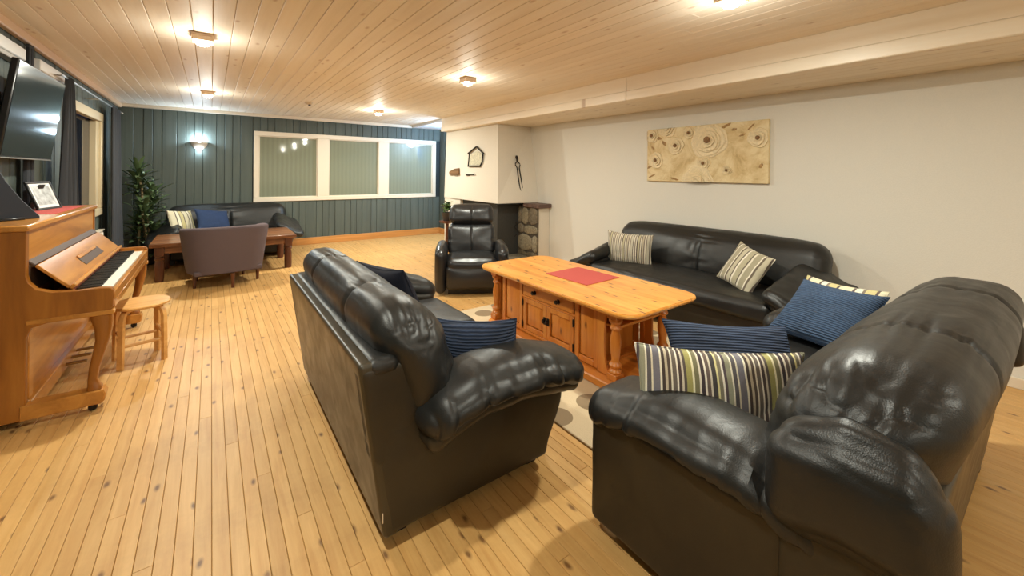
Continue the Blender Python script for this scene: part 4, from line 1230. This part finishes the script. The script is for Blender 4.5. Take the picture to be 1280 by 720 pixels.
# legs on toe blocks
for yc in (PY0 + 0.035, PY1 - 0.035):
    vs = []; fs = []
    st = [(0.575, XK - 0.056, 0.050, 0.033), (0.54, XK - 0.052, 0.049, 0.034), (0.49, XK - 0.046, 0.041, 0.034), (0.42, XK - 0.050, 0.033, 0.032), (0.34, XK - 0.066, 0.028, 0.029), (0.26, XK - 0.084, 0.024, 0.026),
          (0.19, XK - 0.092, 0.022, 0.024), (0.155, XK - 0.086, 0.028, 0.028), (0.14, XK - 0.082, 0.034, 0.034), (0.125, XK - 0.082, 0.034, 0.034)]
    for z, cx, rx, ry in st:
        for k in range(16):
            a = 2 * PI * k / 16
            ca, sa = math.cos(a), math.sin(a)
            vs.append((cx + rx * math.copysign(abs(ca) ** 0.6, ca), yc + ry * math.copysign(abs(sa) ** 0.6, sa), z))
    for i in range(len(st) - 1):
        for k in range(16):
            j = (k + 1) % 16
            fs.append((i * 16 + k, i * 16 + j, (i + 1) * 16 + j, (i + 1) * 16 + k))
    fs.append(tuple(range(16))); fs.append(tuple((len(st) - 1) * 16 + k for k in range(16)))
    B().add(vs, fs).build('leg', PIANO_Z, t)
    tb = [(XFR - 0.02, 0.045), (XK - 0.05, 0.045), (XK - 0.035, 0.06), (XK - 0.03, 0.1), (XK - 0.04, 0.125), (XK - 0.12, 0.128), (XFR - 0.02, 0.128)]
    foot = B().prism(tb, 1, yc - 0.045, yc + 0.045, bevel=0.006).build('toe_block', PIANO, t)
    for xc in (XK - 0.09, XBK + 0.08):
        B().lathe([(0.0, -0.013), (0.018, -0.013), (0.022, -0.006), (0.022, 0.006), (0.018, 0.013), (0, 0.013)], (xc, yc, 0.022), 16, 1).build('caster', DARKMETAL, t)
        B().box(xc - 0.012, xc + 0.012, yc - 0.016, yc + 0.016, 0.036, 0.047, 0.002).build('caster_plate', DARKMETAL, t)
for y in (4.16, 4.30, 4.44):
    B().soft((XFR + 0.06, y, 0.085), (0.065, 0.016, 0.008), 0.007, 6).build('pedal', BRASS, t)

# things on the piano
o = B().box(-0.12, 0.12, -0.42, 0.42, 0.0, 0.003, 0.001).build('runner', RED); o.location = (-0.995, 4.63, 1.1355)
tag(o, 'red cloth runner lying on top of the piano', 'cloth')
t = thing('picture_frame', 'black picture frame with a pale photo standing on the piano runner', 'picture frame', (-1.0, 4.70, 1.139), math.radians(-12))
tilt = Matrix.Rotation(math.radians(-20), 4, 'Y')
b = B()
b.box(-0.012, 0.0, -0.15, 0.15, 0.0, 0.018, 0.003, tilt); b.box(-0.012, 0.0, -0.15, 0.15, 0.212, 0.23, 0.003, tilt)
b.box(-0.012, 0.0, -0.15, -0.132, 0.018, 0.212, 0.003, tilt); b.box(-0.012, 0.0, 0.132, 0.15, 0.018, 0.212, 0.003, tilt)
b.box(-0.016, -0.010, -0.148, 0.148, 0.002, 0.228, 0.001, tilt)
b.build('frame', BLACK, t)
B().box(-0.0098, -0.006, -0.132, 0.132, 0.018, 0.212, 0, tilt).build('mount', PAPERW, t)
B().box(-0.006, -0.0045, -0.105, 0.105, 0.04, 0.19, 0, tilt).build('photograph', PHOTO, t)
B().prism([(-0.13, 0.0), (-0.118, 0.0), (-0.05, 0.19), (-0.062, 0.19)], 1, -0.03, 0.03).build('easel_leg', BLACK, t)
t = thing('display_board', 'dark board leaning at the near end of the piano top', 'board', (-0.965, 3.84, 1.1355), math.radians(0))
B().prism([(-0.17, 0.0), (-0.17, 0.40), (-0.12, 0.40), (-0.05, 0.24), (0.02, 0.12), (0.10, 0.015), (0.10, 0.0)], 1, -0.012, 0.012, Matrix.Rotation(math.radians(38), 4, 'Z'), bevel=0.004).build('panel', plain('ink_blue_board', (0.012, 0.016, 0.026), 0.5), t)
B().box(-0.10, 0.02, -0.05, 0.05, 0.0, 0.015, 0.004, Matrix.Rotation(math.radians(38), 4, 'Z')).build('foot', BLACK, t)

# ================================================================== STOOL
t = thing('stool', 'round bentwood birch stool beside the piano keyboard', 'stool', (-0.43, 4.21, 0), math.radians(14))
B().lathe([(0.0, 0.418), (0.165, 0.418), (0.178, 0.424), (0.18, 0.436), (0.174, 0.444), (0.0, 0.446)], segs=40).build('seat', BIRCH, t)
def bent_leg(a):
    pts = []
    prof = [(0.175, 0.0), (0.172, 0.2), (0.168, 0.34), (0.160, 0.378), (0.142, 0.402), (0.11, 0.409), (0.04, 0.409)]
    return prof
for k in range(4):
    a = PI / 4 + k * PI / 2
    prof = bent_leg(a)
    vs = []; fs = []
    for i, (r_, z) in enumerate(prof):
        p0 = prof[max(i - 1, 0)]; p1 = prof[min(i + 1, len(prof) - 1)]
        tx, tz = p1[0] - p0[0], p1[1] - p0[1]; l = math.hypot(tx, tz); nx, nz = tz / l, -tx / l
        for (dn, db) in ((0.011, -0.018), (0.011, 0.018), (-0.011, 0.018), (-0.011, -0.018)):
            rr = r_ + nx * dn; zz = max(0, z + nz * dn)
            vs.append((rr * math.cos(a) - db * math.sin(a), rr * math.sin(a) + db * math.cos(a), zz))
    for i in range(len(prof) - 1):
        for q in range(4):
            j = (q + 1) % 4
            fs.append((i * 4 + q, i * 4 + j, (i + 1) * 4 + j, (i + 1) * 4 + q))
    fs.append((0, 1, 2, 3)); fs.append(tuple((len(prof) - 1) * 4 + q for q in range(4)))
    B().add(vs, fs).build('leg', BIRCH, t, angle=45)
for k in range(4):
    a0 = PI / 4 + k * PI / 2; a1 = a0 + PI / 2; z = 0.16 + 0.05 * (k % 2)
    B().tube([(0.163 * math.cos(a0), 0.163 * math.sin(a0), z), (0.163 * math.cos(a1), 0.163 * math.sin(a1), z)], 0.011, 8).build('rung', BIRCH, t)

# ================================================================== LEFT WALL: screen, boxes, curtains
t = thing('television', 'wall-mounted flat television tilted down above the piano', 'television', (-1.068, 4.46, 1.517), 0)
ta = Matrix.Rotation(math.radians(7.4), 4, 'Y')
B().box(-0.035, 0.0, -0.51, 0.51, 0.0, 0.64, 0.006, ta).build('casing', BLACK, t)
B().box(0.0, 0.003, -0.5, 0.5, 0.018, 0.63, 0, ta).build('screen', TVGLASS, t)
B().box(0.0, 0.006, -0.51, 0.51, 0.0, 0.008, 0.001, ta).build('bezel_strip', plain('grey_plastic', srgb(120, 120, 116), 0.4), t)
b = B().box(-0.10, -0.03, -0.06, 0.06, 0.24, 0.40, 0.005); b.box(-0.126, -0.098, -0.12, 0.12, 0.18, 0.46, 0.004)
b.build('bracket', DARKMETAL, t)
for (ya, yb, lab) in ((4.10, 4.67, 'white box-shaped cover high on the left wall at the picture edge, before the television'), (5.00, 5.72, 'white box-shaped cover high on the left wall, just past the television')):
    t = thing('wall_box', lab, 'wall cover', (XL + 0.004, (ya + yb) / 2, 2.23), 0, 'white covers high on the left wall')
    w2 = (yb - ya) / 2
    B().box(0.0, 0.07, -w2, w2, 0.03, 0.118, 0.006).build('cover', plain('cool_white_box', srgb(232, 232, 230), 0.45), t)
    B().box(0.0, 0.06, -w2 + 0.01, w2 - 0.01, 0.0, 0.032, 0.004).build('lower_strip', plain('grey_white', srgb(186, 182, 174), 0.5), t)

def curtain(label, y0, y1, x0, z0, z1, flare=1.0, xflare=0.0, seed=0, amp=0.022, folds=7, topw=None):
    t = thing('curtain', label, 'curtain', (0, 0, 0), 0)
    n, m = 60, 14
    vs = []; fs = []
    yc = (y0 + y1) / 2
    topw = topw if topw else (y1 - y0)
    for s in (0, 1):
        for j in range(m + 1):
            v = j / m; z = z1 + (z0 - z1) * v
            wd = topw + ((y1 - y0) * flare - topw) * v ** 0.7
            for i in range(n + 1):
                u = i / n
                ph = 2 * PI * folds * u + 0.5 * math.sin(seed + 3 * v)
                x = x0 + amp * (0.6 + 0.5 * v) * math.sin(ph) + xflare * v ** 1.5 + (0.004 if s else -0.004)
                y = yc + (u - 0.5) * wd + 0.012 * math.sin(ph * 0.5 + seed)
                vs.append((x, y, z))
    N = (n + 1) * (m + 1)
    for s in (0, 1):
        for j in range(m):
            for i in range(n):
                q = (s * N + j * (n + 1) + i, s * N + j * (n + 1) + i + 1, s * N + (j + 1) * (n + 1) + i + 1, s * N + (j + 1) * (n + 1) + i)
                fs.append(q if s else q[::-1])
    for j in range(m):
        for i in (0, n):
            a = j * (n + 1) + i; c = (j + 1) * (n + 1) + i
            fs.append((a, c, N + c, N + a))
    for i in range(n):
        for j in (0, m):
            a = j * (n + 1) + i
            fs.append((a, a + 1, N + a + 1, N + a))
    B().add(vs, fs).build('fabric', CURTAIN, t)
    B().tube([(x0, yc - topw / 2 - 0.01, z1 - 0.015), (x0, yc + topw / 2 + 0.01, z1 - 0.015)], 0.012, 8).build('heading', CURTAIN, t)
    return t
curtain('long charcoal curtain in the corner beside the potted plant', 7.55, 8.22, XL + 0.13, 0.30, 2.30, 1.0, 0.03, 1, folds=8, topw=0.55)
curtain('charcoal curtain hanging between the television and the dark window', 5.26, 5.88, XL + 0.13, 0.80, 2.30, 1.0, 0.0, 2, folds=7, topw=0.16)
curtain('charcoal curtain partly hidden behind the television', 4.74, 4.96, XL + 0.05, 0.80, 2.42, 1.0, 0.0, 3, amp=0.010, folds=4, topw=0.10)
curtain('charcoal curtain at the left picture edge before the television', 3.60, 3.93, XL + 0.05, 0.80, 2.30, 1.0, 0.0, 4, amp=0.012, folds=4, topw=0.22)
t = thing('curtain_rod', 'thin metal curtain rod over the dark window', 'curtain rod', (XL, 0, 2.285))
B().tube([(0.13, 5.30, 0), (0.13, 8.34, 0)], 0.008, 10).build('rod', STEEL, t)
for y in (5.34, 6.9, 8.32):
    B().tube([(0.004, y, 0), (0.13, y, 0)], 0.006, 8).build('bracket', STEEL, t)
B().lathe([(0.0, -0.02), (0.016, -0.012), (0.016, 0.012), (0.0, 0.02)], (0.13, 8.35, 0), 12, 1).build('finial', STEEL, t)
# white panel radiator under the dark window
t = thing('radiator', 'white panel radiator under the dark window behind the piano', 'radiator', (XL + 0.004, 7.0, 0.16))
B().box(0.01, 0.05, -0.62, 0.62, 0.0, 0.48, 0.006).build('front_plate', WHITE_TRIM, t)
b = B()
for k in range(30):
    b.box(0.052, 0.058, -0.60 + k * 0.04, -0.575 + k * 0.04, 0.02, 0.46, 0.002)
b.build('ribs', WHITE_TRIM, t)
B().box(0.0, 0.062, -0.625, 0.625, 0.482, 0.5, 0.004).build('top_grille', WHITE_TRIM, t)
for y in (-0.5, 0.5):
    B().box(0.0, 0.02, y - 0.02, y + 0.02, 0.1, 0.4, 0.003).build('bracket', WHITE_TRIM, t)

# ================================================================== POTTED DRACAENA
def leaf_mesh(L, w_, droop, rng):
    vs = []; fs = []
    n = 6
    for i in range(n + 1):
        s = i / n
        x = L * s * math.cos(droop * s); z = L * (0.55 * s - droop * 0.55 * s * s)
        hw_ = w_ * math.sin(PI * min(1, s * 0.86 + 0.12)) ** 0.8 * 0.5 * (1 if i < n else 0.05)
        vs += [(x, -hw_, z + 0.15 * hw_), (x, 0, z - 0.15 * hw_), (x, hw_, z + 0.15 * hw_)]
    for i in range(n):
        a = i * 3
        fs += [(a, a + 1, a + 4, a + 3), (a + 1, a + 2, a + 5, a + 4)]
    return B().add(vs, fs).mesh('leaf')
rng = random.Random(3)
leaf_kinds = [leaf_mesh(0.34, 0.062, 0.9, rng), leaf_mesh(0.28, 0.055, 1.3, rng), leaf_mesh(0.38, 0.068, 0.6, rng)]
for lm in leaf_kinds:
    lm.shade_smooth(); lm.materials.append(LEAF)
t = thing('potted_dracaena', 'tall leafy potted dracaena in the corner by the green wall', 'plant', (-0.82, 8.42, 0))
B().lathe([(0.12, 0.0), (0.15, 0.02), (0.175, 0.26), (0.185, 0.28), (0.17, 0.285), (0.16, 0.25), (0.0, 0.25)], segs=24).build('pot', POT, t)
B().lathe([(0.0, 0.25), (0.158, 0.252), (0.0, 0.262)], segs=18).build('soil', SOIL, t)
nleaf = 0
for (x, y, h_, r_) in ((-0.06, 0.02, 1.38, 0.017), (0.05, 0.05, 1.08, 0.016), (0.02, -0.07, 0.86, 0.015), (-0.03, 0.09, 0.62, 0.013), (0.09, -0.02, 0.45, 0.012)):
    pts = [(x + 0.05 * math.sin(k * 0.9 + x * 30) * (k / 6), y + 0.03 * math.cos(k + y * 20) * (k / 6), 0.25 + (h_ - 0.25) * k / 6) for k in range(7)]
    B().tube(pts, r_, 8).build('stem', STEM, t)
    tx, ty, tz = pts[-1]
    for k in range(54):
        lm = leaf_kinds[k % 3]
        a = k * 2.4 + x * 40
        lo = place('leaf', lm, LEAF, (tx, ty, tz - 0.30 + 0.34 * (k / 54)), t)
        sc = 0.74 + 0.32 * rng.random()
        lo.scale = (sc, sc, sc)
        lo.rotation_euler = (0, -0.5 + 1.0 * (1 - k / 54) - 0.5 * rng.random(), a)

# small plant behind the recliner
t = thing('potted_plant', 'small leafy potted plant behind the recliner by the white chimney', 'plant', (3.53, 6.85, 0))
B().lathe([(0.14, 0.0), (0.15, 0.01), (0.15, 0.03), (0.035, 0.05), (0.03, 0.50), (0.15, 0.53), (0.15, 0.555), (0, 0.556)], segs=20).build('stand', ROSEWOOD_Z, t)
B().lathe([(0.07, 0.557), (0.10, 0.70), (0.105, 0.71), (0.095, 0.715), (0.088, 0.69), (0.0, 0.69)], segs=20).build('pot', POT, t)
B().lathe([(0.0, 0.68), (0.09, 0.692), (0.0, 0.70)], segs=16).build('soil', SOIL, t)
rng = random.Random(8)
broad = [leaf_mesh(0.17, 0.085, 1.2, rng), leaf_mesh(0.14, 0.07, 0.8, rng)]
LEAF2 = plain('fresh_leaf', srgb(78, 104, 50), 0.4, var=0.2, bscale=12)
for lm in broad:
    lm.shade_smooth(); lm.materials.append(LEAF2)
for k in range(34):
    lo = place('leaf', broad[k % 2], LEAF2, (0.02 * math.cos(k), 0.02 * math.sin(k), 0.72 + 0.13 * rng.random()), t)
    lo.rotation_euler = (0, -1.1 * rng.random() + 0.25, k * 2.4)
    lo.scale = (1.0 + 0.2 * rng.random(),) * 3
B().tube([(0, 0, 0.69), (0.005, 0.0, 0.78), (0, 0.005, 0.86)], 0.006, 6).build('stem', LEAF2, t)

# ================================================================== FIREPLACE
t = thing('fireplace', 'white plastered corner fireplace hood on a stone pillar and dark firebox', 'fireplace', (0, 0, 0))
# tapered hood: bottom ring then top ring
zb_, zt_ = 0.955, ZB - 0.002
bot = [(3.70, 5.44), (XR - 0.001, 5.36), (XR - 0.001, YH - 0.001), (3.735, YH - 0.001)]
topr = [(3.775, 5.57), (XR - 0.001, 5.60), (XR - 0.001, YH - 0.001), (3.775, YH - 0.001)]
vs = [(x, y, zb_) for x, y in bot] + [(x, y, zb_ + 0.03) for x, y in bot] + [(x, y, zt_) for x, y in topr]
fs = [(3, 2, 1, 0), (8, 9, 10, 11)]
for k in range(2):
    for i in range(4):
        j = (i + 1) % 4
        fs.append((k * 4 + i, k * 4 + j, (k + 1) * 4 + j, (k + 1) * 4 + i))
B().add(vs, fs).build('hood', HOOD_WHITE, t, smooth=False)
# left cheek of the hood sits on the chimney block
B().prism([(6.75, 0.0), (7.379, 0.0), (7.379, 0.953), (6.75, 0.953)], 0, 3.745, 3.80).build('chimney_face', HOOD_WHITE, t, smooth=False)
# firebox walls of dark steel
b = B()
b.box(3.80, 3.83, 5.63, 6.745, 0.08, zb_, 0.002)
b.box(3.80, 4.232, 5.60, 5.63, 0.08, zb_, 0.002)
b.build('firebox', FIREBOX, t)
B().box(3.68, XR - 0.02, 5.30, 6.70, 0.0, 0.08, 0.01).build('hearth', STONE_COLS[0], t)
B().box(3.72, XR - 0.02, 5.46, 5.53, zb_ - 0.03, zb_, 0.003).build('hood_rail', BLACK, t)
# stone pillar with white outer face and a wood shelf
pil = B().box(4.235, XR - 0.002, 5.075, 5.60, 0.0, 0.90, 0.004).build('pillar', HOOD_WHITE, t)
mor = B().box(4.222, 4.236, 5.062, 5.60, 0.0, 0.90, 0).build('stone_facing', MORTAR, t)
rng = random.Random(11)
def stone(y0, y1, z0, z1, mat, xface=4.222):
    n = 10; pts = []
    cy, cz = (y0 + y1) / 2, (z0 + z1) / 2
    for k in range(n):
        a = 2 * PI * k / n
        ca, sa = math.cos(a), math.sin(a)
        rr = 1 / max(abs(ca), abs(sa)) ** 1.0 * rng.uniform(0.95, 1.08)
        pts.append((cy + ca * (y1 - y0) / 2 * min(rr, 1.15), cz + sa * (z1 - z0) / 2 * min(rr, 1.15)))
    d = rng.uniform(0.012, 0.022)
    vs = [(xface + 0.006, p[0], p[1]) for p in pts] + [(xface - d * 0.7, cy + (p[0] - cy) * 0.95, cz + (p[1] - cz) * 0.95) for p in pts] + \
         [(xface - d, cy + (p[0] - cy) * 0.84, cz + (p[1] - cz) * 0.84) for p in pts]
    fs = [tuple(2 * n + k for k in range(n))]
    for r_ in range(2):
        for k in range(n):
            j = (k + 1) % n
            fs.append((r_ * n + k, r_ * n + j, (r_ + 1) * n + j, (r_ + 1) * n + k))
    B().add(vs, fs).build('stone', mat, mor, angle=60)
rows = [(0.02, 0.16), (0.168, 0.44), (0.448, 0.60), (0.608, 0.884)]
spl = [(0.55,), (0.26,), (0.68,), (0.45, 0.8)]
for (z0, z1), sp in zip(rows, spl):
    e = [0.0, *sp, 1.0]
    for a, c in zip(e[:-1], e[1:]):
        stone(5.07 + a * 0.52 + 0.003, 5.07 + c * 0.52 - 0.003, z0 + rng.uniform(-0.008, 0.008), z1 + rng.uniform(-0.008, 0.008), rng.choice(STONE_COLS))
# narrow stones that edge the front
B().box(4.19, XR - 0.002, 5.02, 5.43, 0.885, 0.952, 0.01).build('mantel_shelf', SHELFWOOD, t)
# fireplace tool hanging in the firebox: curled wire
pts = [(4.16, 5.58, 0.62)]
for k in range(22):
    a = k * 0.42
    pts.append((4.15 - 0.03 * math.sin(a) - 0.0 * k, 5.54 - 0.035 * math.cos(a), 0.60 - 0.011 * k))
B().tube(pts, 0.005, 6).build('wire_hook', DARKMETAL, t)

# iron tongs on the hood front: follows the hood's slope
def hood_y(z): return 5.44 + (z - 0.985) / (zt_ - 0.985) * 0.13 - 0.012
t = thing('fire_tongs', 'wrought iron fire tongs hanging on the fireplace hood', 'tongs', (0, 0, 0))
def tp(x, z): return (x, hood_y(z) - 0.012, z)
for s in (-1, 1):
    pts = [tp(4.11 + s * 0.008, 1.64), tp(4.115 + s * 0.045, 1.605), tp(4.118 + s * 0.05, 1.585), tp(4.122 + s * 0.03, 1.555), tp(4.125 + s * 0.022, 1.53), tp(4.14 + s * 0.026, 1.40), tp(4.165 + s * 0.026, 1.20), tp(4.185 + s * 0.02, 1.11), tp(4.192 + s * 0.005, 1.06)]
    B().tube(pts, 0.009, 8).build('arm', DARKMETAL, t)
B().tube([tp(4.11, 1.64), tp(4.108, 1.67), tp(4.105, 1.70), tp(4.104, 1.725), tp(4.104, 1.74)], [0.009, 0.013, 0.024, 0.022, 0.010], 10).build('handle', DARKMETAL, t)
B().tube([(4.108, hood_y(1.66) - 0.02, 1.66), (4.108, hood_y(1.66) + 0.015, 1.66)], 0.005, 6).build('nail', DARKMETAL, t)

# small ornaments on the hood's left face
def hx(y, z):
    k = (z - 0.985) / (zt_ - 0.985)
    a = 3.70 + (3.775 - 3.70) * k; b_ = 3.735 + (3.775 - 3.735) * k
    yy0 = 5.44 + 0.13 * k
    f_ = (y - yy0) / (7.379 - yy0)
    return a + (b_ - a) * f_
t = thing('house_ornament', 'small house-shaped ornament of dark sticks around a pearly tile', 'ornament', (0, 0, 0))
def hp(y, z, d=0.012): return (hx(y, z) - d, y, z)
B().tube([hp(6.46, 1.79, 0.02), hp(6.17, 1.905, 0.02)], 0.014, 6).build('roof_stick', DARKMETAL, t)
B().tube([hp(6.17, 1.905, 0.02), hp(5.93, 1.77, 0.02)], 0.014, 6).build('roof_stick', DARKMETAL, t)
B().tube([hp(5.95, 1.79, 0.015), hp(5.97, 1.62, 0.015), hp(6.03, 1.565, 0.015)], 0.013, 6).build('side_stick', DARKMETAL, t)
B().tube([hp(6.42, 1.79, 0.015), hp(6.44, 1.57, 0.015)], 0.011, 6).build('side_stick', DARKMETAL, t)
B().tube([hp(6.45, 1.565, 0.015), hp(6.02, 1.56, 0.015)], 0.013, 6).build('bottom_stick', DARKMETAL, t)
b = B()
yz = [(6.41, 1.58), (6.05, 1.575), (5.99, 1.64), (5.98, 1.76), (6.17, 1.83), (6.40, 1.76)]
vs = [hp(y, z, 0.004) for y, z in yz] + [hp(y, z, 0.016) for y, z in yz]
n = 6
fs = [tuple(range(n)), tuple(n + k for k in range(n))] + [(k, (k + 1) % n, n + (k + 1) % n, n + k) for k in range(n)]
b.add(vs, fs).build('tile', plain('pearl_tile', srgb(206, 200, 176), 0.35, var=0.25, bscale=40, bump=0.4), t)
t = thing('driftwood', 'brown piece of driftwood on the white chimney face', 'ornament', (0, 0, 0))
yz = [(7.14, 1.40), (7.16, 1.46), (7.06, 1.49), (6.93, 1.52), (6.79, 1.53), (6.77, 1.41), (6.90, 1.395), (7.02, 1.405)]
vs = [(hx(y, z) - 0.001, y, z) for y, z in yz] + [(hx(y, z) - 0.03, y, z) for y, z in yz]; n = 8
fs = [tuple(range(n)), tuple(n + k for k in range(n))] + [(k, (k + 1) % n, n + (k + 1) % n, n + k) for k in range(n)]
B().add(vs, fs).build('wood_piece', wood('driftwood_brown', srgb(92, 66, 42), srgb(122, 90, 58), srgb(142, 108, 72), 'Y', knot=0.3, rough=0.7), t, smooth=False)
B().tube([(3.748, 6.95, 1.5), (3.708, 6.95, 1.5)], 0.004, 6).build('nail', DARKMETAL, t)
t = thing('wall_hook', 'tiny iron hook on the hood below the house ornament', 'hook', (0, 0, 0))
B().tube([hp(6.52, 1.405, 0.008), hp(6.30, 1.415, 0.012), hp(6.22, 1.412, 0.016), hp(6.20, 1.43, 0.02)], 0.009, 6).build('shaft', DARKMETAL, t)
B().box(hx(6.46, 1.405) - 0.012, hx(6.46, 1.405) + 0.001, 6.40, 6.52, 1.392, 1.42, 0.002).build('plate', DARKMETAL, t)

# ================================================================== ROSE PAINTING
PYa, PYb, PZa, PZb = 3.19, 1.787, 1.363, 2.005
t = thing('painting', 'cream relief painting of roses on the white wall over the long sofa', 'painting', (XR - 0.001, (PYa + PYb) / 2, (PZa + PZb) / 2), 0)
m, nt, bs = new_mat('rose_canvas')
tc = nd(nt, 'ShaderNodeTexCoord')
n1 = nd(nt, 'ShaderNodeTexNoise', {'Vector': tc.outputs['Object'], 'Scale': 4.5, 'Detail': 6.0, 'Roughness': 0.65, 'Distortion': 0.8})
n2 = nd(nt, 'ShaderNodeTexNoise', {'Vector': tc.outputs['Object'], 'Scale': 40.0, 'Detail': 4.0})
nt.links.new(ramp(nt, n1.outputs[0], [(0.25, srgb(158, 124, 76)), (0.40, srgb(208, 182, 132)), (0.55, srgb(228, 208, 164)), (0.8, srgb(238, 224, 192))]), bs.inputs['Base Color'])
bs.inputs['Roughness'].default_value = 0.6
bp = nd(nt, 'ShaderNodeBump', {'Height': n2.outputs[0], 'Strength': 0.5, 'Distance': 0.01})
nt.links.new(bp.outputs[0], bs.inputs['Normal'])
hw_, hh_ = (PYa - PYb) / 2, (PZb - PZa) / 2
B().box(-0.035, 0.0, -hw_, hw_, -hh_, hh_, 0.004).build('canvas', m, t)
ROSE = plain('rose_paste', srgb(232, 214, 176), 0.55, bump=0.4, bscale=50, var=0.1)
LEAF_P = plain('painted_leaf', srgb(168, 132, 84), 0.6, bump=0.5, bscale=50, var=0.35)
ROSE_D = plain('rose_heart', srgb(132, 96, 56), 0.6, bump=0.4, bscale=60, var=0.3)
def rose(u, v, R):
    """Raised rose: lumpy petal discs stacked from wide to narrow; u,v in 0..1 from the picture's left/top corner."""
    yc = hw_ - u * 2 * hw_; zc = hh_ - v * 2 * hh_
    nr = max(3, int(R / 0.030))
    first = None
    cl = lambda y, z: (max(-hw_ + 0.004, min(hw_ - 0.004, y)), max(-hh_ + 0.004, min(hh_ - 0.004, z)))
    for q in range(nr):
        r_ = R * (1 - q / nr) ** 0.9
        oy, oz = rng.uniform(-1, 1) * 0.06 * R, rng.uniform(-1, 1) * 0.06 * R
        if q == 0: oy = oz = 0
        seg = 40; ph = rng.uniform(0, 6.28)
        x0 = -0.033 - 0.007 * q
        vs = []; fs = []
        for (kr, dx) in ((0.97, 0.0), (1.0, -0.005), (0.965, -0.011), (0.90, -0.0075), (0.55, -0.003)):
            for k in range(seg):
                a = 2 * PI * k / seg
                rr = r_ * kr * (1 + 0.06 * math.sin(3 * a + ph) + 0.03 * math.sin(7 * a + 2 * ph))
                y, z = cl(yc + oy + rr * math.cos(a), zc + oz + rr * math.sin(a))
                vs.append((x0 + dx, y, z))
        for i in range(4):
            for k in range(seg):
                j = (k + 1) % seg
                fs.append((i * seg + k, i * seg + j, (i + 1) * seg + j, (i + 1) * seg + k))
        fs.append(tuple(4 * seg + k for k in range(seg)))
        o = B().add(vs, fs).build('rose' if first is None else 'petal', ROSE, first or t, angle=70)
        first = first or o
    if abs(zc) < hh_ - 0.03:
        rh = R * 0.15 + 0.008
        B().lathe([(rh, 0.0), (rh * 0.9, 0.004), (rh * 0.55, 0.003), (rh * 0.45, 0.009), (0.0, 0.010)], (0, 0, 0), 14, 2,
                  Matrix.Translation((-0.033 - 0.007 * nr, yc, zc)) @ Matrix.Rotation(-PI / 2, 4, 'Y')).build('heart', ROSE_D, first)
rng = random.Random(21)
rose(0.565, 0.27, 0.205); rose(0.28, 0.335, 0.105); rose(0.40, 0.12, 0.07); rose(0.525, 0.67, 0.075); rose(0.71, 0.79, 0.05)
rose(0.475, 1.0, 0.19); rose(0.09, 0.60, 0.10); rose(0.20, 0.0, 0.12); rose(0.93, 0.28, 0.10); rose(0.05, 0.12, 0.09)
dab = [(0.12, 0.18), (0.17, 0.28), (0.06, 0.36), (0.03, 0.72), (0.76, 0.12), (0.82, 0.22), (0.93, 0.36), (0.95, 0.72), (0.88, 0.10), (0.05, 0.9), (0.7, 0.05), (0.27, 0.95)]
rng = random.Random(5)
for (u, v) in dab:
    yc = hw_ - u * 2 * hw_; zc = hh_ - v * 2 * hh_
    n = 11; ry, rz_ = rng.uniform(0.022, 0.05), rng.uniform(0.010, 0.02); ro = rng.uniform(-0.8, 0.8)
    vs = []
    for (kr, dx) in ((1.0, 0.0), (0.75, -0.005)):
        for k in range(n):
            a = 2 * PI * k / n; jr = kr * (1 + 0.25 * math.sin(2 * a + u * 30) + 0.15 * math.sin(5 * a + v * 20))
            py, pz = ry * jr * math.cos(a), rz_ * jr * math.sin(a)
            vs.append((-0.0345 + dx, max(-hw_ + 0.003, min(hw_ - 0.003, yc + py * math.cos(ro) - pz * math.sin(ro))), max(-hh_ + 0.003, min(hh_ - 0.003, zc + py * math.sin(ro) + pz * math.cos(ro)))))
    B().add(vs, [(k, (k + 1) % n, n + (k + 1) % n, n + k) for k in range(n)] + [tuple(n + k for k in range(n))]).build('leaf_dab', LEAF_P, t)
